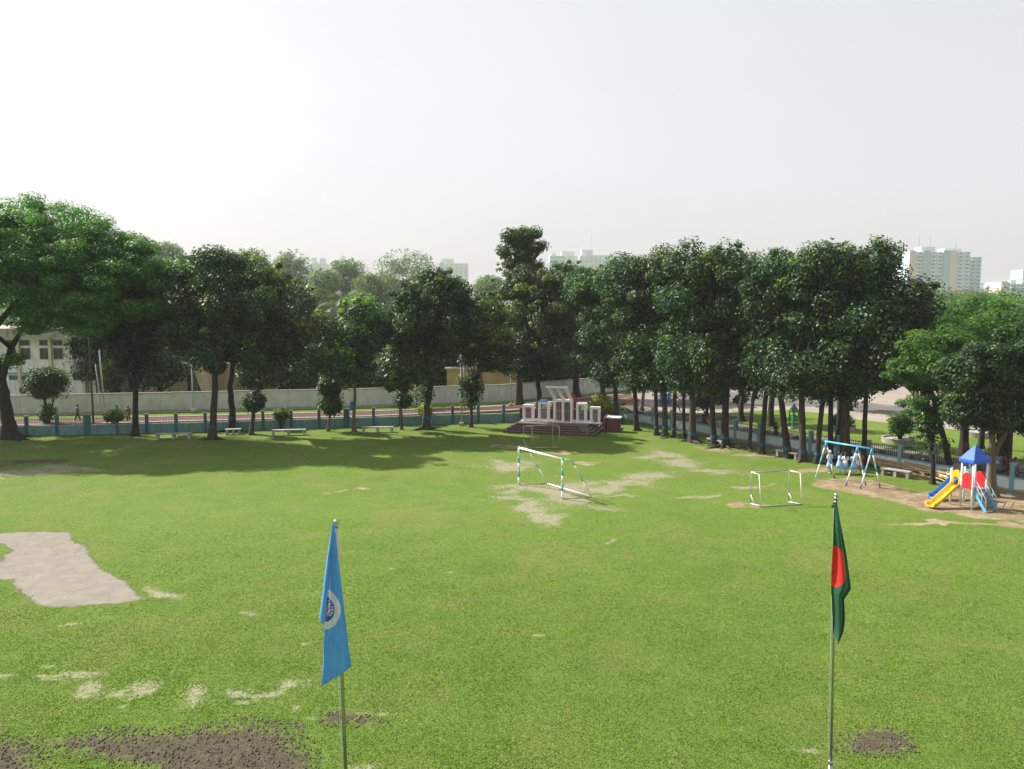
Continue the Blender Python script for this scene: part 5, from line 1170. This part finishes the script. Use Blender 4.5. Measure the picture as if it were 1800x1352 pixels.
    if apron is not None:
        m = MB(); m.loft([ell_(0, -.01, z0 + .10, .095, .088), ell_(0, -.01, z0 + .02, .112, .105), ell_(0, -.01, z0 - .06, .10, .11), ell_(0, -.02, z0 - .10, .05, .09)]); m.build("sash", apron, rt)
    if extra == 'bag':
        m = MB(); m.box((0, -.12 * h, (z0 + .2) * h), (.17 * h, .08 * h, .2 * h)); m.build("backpack", HAIR, rt, .02)
    return rt
LB = plain("light_blue_cotton", (.32, .50, .74), .8, .12, 6); WH = plain("white_cotton", (.74, .75, .78), .8, .08, 6); SB = plain("sky_blue_cotton", (.16, .40, .72), .8, .12, 6)
MAR = plain("maroon_cotton", (.16, .03, .05), .8, .2, 6); PUR = plain("mauve_cotton", (.28, .16, .34), .8, .2, 6); DRK = plain("dark_trousers", (.03, .035, .05), .8, .2); GRN = plain("grey_green_shirt", (.12, .19, .18), .8, .15)
OR = plain("orange_brown_cotton", (.40, .13, .05), .8, .2); YE = plain("khaki_shirt", (.34, .30, .17), .8, .15); RDC = plain("red_cotton", (.35, .05, .05), .8, .2)
GG = "schoolgirls by the swing"
def at_(px, py): p = G(px, py); return (p.x, p.y, 0)
person(at_(1458, 832), R(200), 1.56, "girl in white headscarf and pale blue uniform under the swing beam's left end", dress=LB, legs=WH, arms=('bent', 'bent'), scarf=WH, group=GG)
person(at_(1475, 830.5), R(250), 1.45, "dark-haired girl in blue and white uniform turned sideways between her two friends", dress=LB, legs=WH, arms=('up', 'down'), group=GG)
person(at_(1485, 833.5), R(-8), 1.50, "girl seen from behind in blue dress with white blouse and white sash", dress=SB, legs=WH, arms=('bent', 'bent'), group=GG, apron=WH, shirt=WH)
person(at_(1500, 834), R(160), 1.48, "girl in all pale blue half hidden behind the middle leg of the swing", dress=LB, legs=WH, arms=('front', 'front'), group=GG)
person(at_(1507, 828.5), R(150), 1.52, "girl in deeper blue dress standing beside one in orange-brown", dress=SB, legs=WH, arms=('bent', 'down'), group=GG)
person(at_(1512, 829.5), R(170), 1.40, "child in orange-brown clothes behind the middle swing legs", dress=OR, legs=OR, arms=('down', 'down'), hair='short', group=GG)
person(at_(137, 740), R(100), 1.66, "man in grey-green shirt and dark trousers walking along the red footpath", shirt=GRN, legs=DRK, arms=('swing', 'swingf'), hair='short', stride=.17)
person((at_(226, 741)[0], at_(226, 741)[1] , 0), R(200), 1.55, "person in red top by the footpath, right of the dome-clipped bush", shirt=RDC, legs=DRK, arms=('front', 'front'), hair='short', stride=.05)
person((at_(206, 740)[0], at_(206, 740)[1], 0), R(120), 1.55, "person in pinkish red clothes showing above the dome-clipped bush", dress=RDC, legs=RDC, arms=('down', 'down'))
person(at_(1190, 724), R(260), 1.68, "man in khaki shirt and dark trousers striding over the road behind the trunks", shirt=YE, legs=DRK, arms=('swing', 'swingf'), hair='short', stride=.2)
for px, py, lb in ((1163, 713, "left one of two people in bright blue gowns on the plaza"), (1176, 712, "right one of two people in bright blue gowns on the plaza")):
    person(at_(px, py), R(180), 1.6, lb, dress=plain("bright_blue_gown", (.05, .16, .60), .8), legs=plain("blue_trousers", (.06, .2, .6)), arms=('down', 'down'))
person((AT(1240, 735, 76).x, 76.5, 0), R(150), 1.5, "person in maroon clothes sitting behind the fence beside the trunk pair", dress=MAR, legs=MAR, arms=('front', 'front'), pose='stand')
person((AT(1366, 735, 69).x, 69.2, 0), R(150), 1.5, "person in maroon clothes behind the fence near the green kiosk", dress=MAR, legs=MAR, arms=('front', 'front'))
person((AT(1645, 735, 60).x, 60.0, 0), R(160), 1.6, "person in pale blue and white behind the fence by the leaf-wrapped trunk", dress=LB, legs=WH, arms=('bent', 'down'))
person((AT(1707, 735, 59).x, 59.5, 0), R(120), 1.5, "person in dark maroon leaning on the trunk behind the blue tower roof", dress=MAR, legs=DRK, arms=('down', 'bent'))
bs = Vector((AT(1778, 740, 55.5).x, 55.5, 0)); bn = bench(bs + Vector((-1.7, .9, 0)), bs + Vector((1.7, -1.2, 0)), "concrete bench carrying the seated group behind the fence near the right edge")
for i, (px, dr, lb, hs) in enumerate([(1762, LB, "seated person in light blue and white, leftmost of the group behind the fence", 'long'), (1770, MAR, "seated person in dark maroon beside the light blue one behind the fence", 'long'), (1779, MAR, "seated person in maroon in the middle right of the group behind the fence", 'short'), (1790, PUR, "seated person in mauve at the right end of the group behind the fence", 'long')]):
    s = (-.45 + .31 * i) ; p = bs + Vector((1.7 * (s * 2) * .9, -1.05 * (s * 2) * .9, 0)); p = Vector((AT(px, 740, p.y).x, p.y, .12))
    person(p, R(205), 1.55, lb, dress=dr, legs=dr if dr != LB else WH, arms=('front', 'front'), pose='sit', hair=hs, group="people seated behind the fence")

# ------------------------------------------------------------ poles, wires, hanging cloth, kiosk, planters
def post(px, Y, pytop, r, mat, label, name="utility_pole", cat="pole", base=True, lean_=0.0, arm=False):
    x = AT(px, 700, Y).x; t_ = AT(px, pytop, Y).z; rt = empty(name, (x, Y, 0), 0, label, cat); m = MB(); m.tube([(0, 0, -.1), (lean_, 0, t_)], [r, r * .75], 10); m.build("pole", mat, rt)
    if base: m = MB(); m.box((0, 0, .15), (.45, .45, .3)); m.build("base", M['concrete'], rt, .02)
    if arm: m = MB(); m.tube([(lean_, 0, t_ - .4), (lean_ + .5, -.3, t_ - .1)], .03, 6); m.box((lean_ + .7, -.4, t_ - .06), (.5, .22, .1)); m.build("lamp_head", M['iron'], rt)
    return rt
BP = plain("rusty_brown_pole", (.10, .055, .035), .8, .3); GP = plain("pale_grey_pole", (.42, .41, .38), .7, .15)
post(162, 77.5, 560, .09, BP, "rusty brown pole standing by the footpath before the white building", base=False)
post(183, 84.0, 610, .09, GP, "pale pole leaning slightly right at the end of the white building", base=False, lean_=-.25)
post(179, 84.2, 640, .06, GP, "thin pale stick leaning against the pale pole by the white building", name="leaning_stick", cat="stick", base=False, lean_=-.5)
post(339, 87, 630, .08, GP, "slim grey lamp pole in front of the cream building's doorway", arm=True)
post(811, 77.3, 600, .09, GP, "pale lamp post on a square footing left of the monument", arm=True)
post(816, 90, 612, .09, M['concrete'], "greyer pole standing just behind the pale lamp post near the monument", base=False)
post(898, 92, 620, .08, GP, "dark thin pole before the boundary wall left of the monument", base=True)
post(1131, 84, 660, .05, M['concrete'], "thin grey pole behind the first fence bays past the monument", base=False)
m = MB(); m.tube([AT(78, 772, 70.5), AT(92, 742, 71.6)], [.05, .04], 6); o = m.build("stake", M['bark_pale']); tag(o, "pale stake leaning against the teal fence between the rain tree and the bush", "stake")
m = MB(); m.tube([AT(92, 742, 71.6), AT(112, 695, 75), AT(138, 628, 79)], .014, 5); o = m.build("guy_wire", M['iron']); tag(o, "thin slanting wire running up from the leaning stake", "wire")
# hanging blue cloth by the young tree
b = G(619, 757); z = lambda px, py: AT(px, py, b.y - .2)
m = MB(); c = [z(614.5, 722), z(622.5, 722), z(622.8, 711), z(618.5, 704), z(614.2, 711)]; m.loft([c, [q + Vector((0, .05, 0)) for q in c]], smooth=False)
hb = m.build("hanging_cloth", plain("washed_blue_cloth", (.07, .22, .50), .8, .3, 4)); tag(hb, "blue house-shaped cloth bag hanging by the pale young trunk", "hanging bag")
m = MB(); m.tube([z(618.5, 704), z(621.5, 690)], .012, 5); m.build("strap", M['iron'], hb)
# green kiosk on the lawn
b = Vector((AT(1395, 745, 76).x, 76, 0)); rt = empty("garden_kiosk", b, .3, "slender green garden kiosk with pointed roof on the lawn", "kiosk"); KG = plain("green_lattice_paint", (.035, .20, .10), .5, .15)
for sx_ in (-.28, .28):
    for sy_ in (-.28, .28): m = MB(); m.box((sx_, sy_, .75), (.07, .07, 1.5)); m.build("post", KG, rt)
m = MB()
for z_ in (.35, .7, 1.05): 
    for (cx_, cy_, w_, d2) in ((0, .28, .5, .03), (0, -.28, .5, .03), (.28, 0, .03, .5), (-.28, 0, .03, .5)): m.box((cx_, cy_, z_), (w_, d2, .22))
m.build("side_panel", KG, rt)
m = MB(); rg = lambda r_, z_: [(r_ * math.cos(k * math.pi / 4 + .39), r_ * math.sin(k * math.pi / 4 + .39), z_) for k in range(8)]; m.loft([rg(.5, 1.5), rg(.47, 1.6), rg(.30, 1.9), rg(.1, 2.1), rg(.02, 2.4)]); m.build("roof", KG, rt)
m = MB(); m.box((0, 0, .06), (1.5, 1.2, .14)); m.build("plinth", M['concrete'], rt, .02)
def planter(px, Y, r_, h_, label):
    b = Vector((AT(px, 740, Y).x, Y, 0)); m = MB(); rg = lambda q, z_: [(q * math.cos(k * math.pi / 14), q * math.sin(k * math.pi / 14), z_) for k in range(28)]
    m.loft([rg(r_, -.05), rg(r_, h_), rg(r_ - .12, h_), rg(r_ - .12, h_ - .12)], smooth=False); o = m.build("planter", M['concrete']); o.location = b; tag(o, label, "planter")
planter(1582, 68, 1.35, .42, "wide round concrete planter ringing the dark topiary ball on the lawn"); planter(1300, 82.5, 1.3, .35, "low concrete planter around the small round-tufted tree"); planter(1480, 75, 1.2, .35, "pale concrete planter on the lawn behind the swing"); planter(1720, 71, 1.3, .5, "concrete planter at the far lawn edge beyond the tower roof")

# ------------------------------------------------------------ buildings
GLS = plain("dark_window_glass", (.035, .05, .055), .15, .3, 1.5); CW = wallmat("stained_white_render", (.76, .77, .78), (.22, .20, .16), .5); ST = wallmat("stained_concrete_band", (.36, .33, .28), (.06, .055, .05), .9); CRM = wallmat("cream_render", (.62, .50, .33), (.30, .24, .16), .4); OCH = wallmat("ochre_render", (.36, .27, .12), (.16, .13, .07), .5)
YB = 97.0
rt = empty("building", (AT(0, 600, YB).x, YB, 0), 0, "two-storey white building with stained concrete roof band behind the boundary wall", "building"); ox = rt.location.x
X = lambda px: AT(px, 640, YB).x - ox
Zb = lambda py: AT(0, py, YB).z
xl, xr = X(-330), X(192)
m = MB(); m.box(((xl + xr) / 2, 6, Zb(592) / 2), (xr - xl, 12, Zb(592))); m.build("wall", CW, rt)
m = MB(); m.box(((xl + xr) / 2, 5.6, (Zb(592) + Zb(577)) / 2), (xr - xl + 1.0, 13.6, Zb(577) - Zb(592))); m.build("roof_band", ST, rt)
m = MB(); m.box(((xl + xr) / 2, -.12, Zb(656)), (xr - xl + .1, .3, .16)); m.build("floor_band", M['concrete'], rt)
for px in (-150, -90, -30, 35, 91, 148, 190):
    m = MB(); m.box((X(px), -.16, Zb(592) / 2 - .1), (.34, .36, Zb(592) - .2)); m.build("column", wallmat("cream_column_%d" % px, (.58, .54, .45), (.3, .26, .18), .4) if px == -150 else bpy.data.materials["cream_column_-150"], rt)
def window(xa, xb, za, zb, par, nm=2, fm=None):
    m = MB(); w_ = .05; y = -.03; fm = fm or M['concrete']
    m.box(((xa + xb) / 2, y, za), (xb - xa, .1, w_)); m.box(((xa + xb) / 2, y, zb), (xb - xa, .1, w_)); m.box((xa, y - .003, (za + zb) / 2), (w_, .1, zb - za)); m.box((xb, y - .003, (za + zb) / 2), (w_, .1, zb - za))
    for i in range(1, nm): m.box((xa + (xb - xa) * i / nm, y + .006, (za + zb) / 2), (w_ * .7, .07, zb - za))
    f = m.build("window", fm, par); m = MB(); m.box(((xa + xb) / 2, -.012, (za + zb) / 2), (xb - xa, .02, zb - za)); m.build("pane", GLS, f)
for a, b_ in ((-140, -123), (-110, -94), (-80, -62), (-50, -34), (-22, -5), (15, 32), (38.5, 54.5), (71.5, 89), (95.5, 111.5), (128, 145), (152, 168)):
    window(X(a), X(b_), Zb(631.5), Zb(612), rt, 2); window(X(a), X(b_), Zb(607.5), Zb(598), rt, 2); window(X(a), X(b_), Zb(668), Zb(660), rt, 3)
m = MB(); ring = [(X(42) + .32 * math.cos(t_), -.5, Zb(685) + .32 * math.sin(t_)) for t_ in [k * math.pi / 8 for k in range(17)]]; m.tube(ring, .09, 8, cap=False); m.build("round_vent", M['iron'], rt)
for px, w_ in ((155, .08), (170, .1), (178, .06)): m = MB(); m.tube([(X(px), -.3, 0), (X(px), -.3, Zb(600))], w_, 8); m.build("drainpipe", plain("rusty_pipe", (.22, .17, .12), .8) if px == 155 else bpy.data.materials["rusty_pipe"], rt)
# cream and ochre building
YC = 100.0; rt = empty("building", (AT(330, 640, YC).x, YC, 0), 0, "cream and ochre building with slanting porch wall behind the boundary wall", "building"); ox = rt.location.x; X = lambda px: AT(px, 640, YC).x - ox; Zb = lambda py: AT(0, py, YC).z
m = MB(); m.box(((X(235) + X(372)) / 2, 4, Zb(645) / 2), (X(372) - X(235), 8, Zb(645))); m.build("wall", CRM, rt)
m = MB(); m.box(((X(373) + X(606)) / 2, 5, Zb(640) / 2), (X(606) - X(373), 8, Zb(640))); m.build("wall", OCH, rt)
m = MB(); vs = [(X(345), -1.6, Zb(640)), (X(357), -1.6, Zb(640)), (X(376), -1.6, 0), (X(366), -1.6, 0)]; m.loft([vs, [(x, y + 1.5, z_) for x, y, z_ in vs]], smooth=False); m.box(((X(318) + X(357)) / 2, -.8, Zb(640)), (X(357) - X(318), 1.7, .35)); m.build("porch", CRM, rt)
m = MB(); m.box(((X(329) + X(357)) / 2, -.05, Zb(677)), (X(357) - X(329), .12, Zb(660) - Zb(696))); o = m.build("doorway", GLS, rt); m = MB(); m.box((X(338), -.14, Zb(677)), (.35, .06, Zb(661) - Zb(695))); m.box((X(346), -.14, Zb(677)), (.12, .06, Zb(661) - Zb(695))); m.build("door_leaf", M['concrete'], o)
for px in (430, 500, 570): m = MB(); m.tube([(X(px), .9, 0), (X(px), .9, Zb(645))], .15, 8); m.build("drainpipe", M['concrete'], rt)
# ochre wall left of the monument
b = Vector((AT(850, 680, 101).x, 101, 0)); rt = empty("building", b, 0, "low ochre shed glimpsed above the boundary wall left of the monument", "building"); m = MB(); m.box((0, 2, 1.7), (9, 4, 3.4)); m.build("wall", OCH, rt); m = MB(); m.box((0, 2, 3.5), (9.5, 4.6, .2)); m.build("roof", M['concrete'], rt)

# far blocks: storeys with window bands, balconies and stair cores
def block(px0, px1, pytop, Y, floors, bays, wall, label, stripes=(), depth=22, rz=0.0, tops=(), fh=None, antenna=()):
    xa, xb = AT(px0, 500, Y).x, AT(px1, 500, Y).x; top = AT(px0, pytop, Y).z; W_ = xb - xa; rt = empty("tower_block", ((xa + xb) / 2, Y, 0), rz, label, "tower block", "hazy buildings on the horizon")
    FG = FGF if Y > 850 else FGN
    m = MB(); m.box((0, depth / 2, top / 2), (W_, depth, top)); m.build("wall", wall, rt); fh = fh or top / floors
    bw = W_ / bays; gm = MB(); bm = MB(); bn_ = 0
    for f in range(floors):
        z0 = top - fh * (f + 1)
        if z0 < 8: break
        for i in range(bays):
            if i in stripes: continue
            x = -W_ / 2 + bw * (i + .5)
            w = MB(); w.box((x + bw * .12, -.05, z0 + fh * .58), (bw * .42, .14, fh * .46))
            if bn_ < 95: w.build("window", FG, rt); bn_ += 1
            else: gm.add(w.v, w.f)
            bb = MB(); bb.box((x, -.55, z0 + fh * .22), (bw * .72, 1.1, fh * .30))
            if bn_ < 95 and not gm.v: bb.build("balcony", FW, rt)
            else: bm.add(bb.v, bb.f)
    if gm.v: tag(gm.build("windows", FG, rt), kind="stuff")
    if bm.v: tag(bm.build("balconies", FW, rt), kind="stuff")
    for i in stripes:
        m = MB(); m.box((-W_ / 2 + bw * (i + .5), -.3, top / 2 + .6), (bw * 1.0, .8, top + 1.2)); m.build("stair_core", stripes[i], rt)
    for (a, b_, h_) in tops:
        m = MB(); m.box(((a + b_) / 2 * W_, depth * .4, top + h_ / 2), ((b_ - a) * W_, depth * .5, h_)); m.build("roof_house", FW, rt)
    for (a, h_) in antenna:
        m = MB(); m.tube([(a * W_, 5, top), (a * W_, 5, top + h_)], .22, 5); m.build("antenna", FG, rt)
    return rt
FW = plain("far_white_render", (.70, .72, .72), .8, .06, .1); FP = plain("far_pink_render", (.62, .50, .47), .8, .08, .1); FT = plain("far_teal_render", (.36, .47, .50), .8, .08, .1); FG = FGN = plain("far_paled_glass", (.26, .30, .32), .4, .2, .2); FGF = plain("haze_paled_glass", (.50, .55, .57), .5, .1, .2); FB_ = plain("far_pale_blue", (.48, .60, .64), .8, .06, .1)  # pink render and glass paled to imitate haze, farthest glass most
block(1596, 1703, 443, 680, 17, 9, FB_, "tall pale tower block with pink and teal stripes behind the right-hand trees", {0: FP, 2: FT, 5: FT, 6: FP}, tops=((-.28, -.05, 4.5), (.1, .38, 3)), antenna=((-.3, 16), (-.12, 14), (.3, 9)))
block(1703, 1723, 452, 690, 16, 2, FB_, "narrow pale wing joined to the right end of the striped tower block", {}, depth=26)
block(1722, 1760, 507, 760, 6, 5, FW, "low pale houses to the right of the striped tower block", {}, tops=((-.4, -.2, 5), (.1, .3, 4)))
block(1760, 1775, 496, 640, 7, 2, FP, "small pink block near the right edge of the skyline", {}); block(1775, 1800, 499, 660, 7, 4, FB_, "small pale blue block right of the pink one on the skyline", {}, tops=((-.3, .1, 3),))
block(1797, 1830, 474, 900, 14, 4, FT, "teal sliver of a tower cut by the right edge of the picture", {})
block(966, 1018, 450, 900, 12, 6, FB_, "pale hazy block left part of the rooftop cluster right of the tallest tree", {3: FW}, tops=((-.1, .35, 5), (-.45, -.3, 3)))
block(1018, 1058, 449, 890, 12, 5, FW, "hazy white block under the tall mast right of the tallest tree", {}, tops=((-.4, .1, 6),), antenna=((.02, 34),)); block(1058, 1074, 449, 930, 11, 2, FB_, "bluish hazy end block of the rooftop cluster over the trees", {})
block(773, 822, 463, 1100, 13, 6, FW, "very faint pale block between the broad hazy tree and the tallest tree", {0: FB_}, tops=((-.45, .0, 6),)); block(545, 573, 463, 1300, 14, 4, FW, "very faint tower between two hazy trees above the palm", {1: FB_}, tops=((-.4, -.1, 9), (.1, .4, 8)))
b = AT(1735, 505, 600); m = MB(); m.ball((0, 0, 0), (1.9, 1.9, 1.9), 16, 10); m.tube([(0, 0, -b.z), (0, 0, -1.6)], .5, 8); o = m.build("water_tank", FW); o.location = b; tag(o, "small white round tank on a mast right of the tower block", "water tank")

hz = MB(); hz.box((0,1500,40),(5000,3700,84)); v = bpy.data.materials.new("haze"); v.use_nodes=True
nn_ = v.node_tree.nodes; nn_.remove(nn_["Principled BSDF"]); pv = nn_.new("ShaderNodeVolumePrincipled"); pv.inputs["Density"].default_value=0.0002; pv.inputs["Color"].default_value=(.95,.97,1,1)
v.node_tree.links.new(pv.outputs[0], nn_["Material Output"].inputs["Volume"])
o = hz.build("haze", v); tag(o, "thin pale haze filling the air over the whole scene", "haze", kind="stuff")
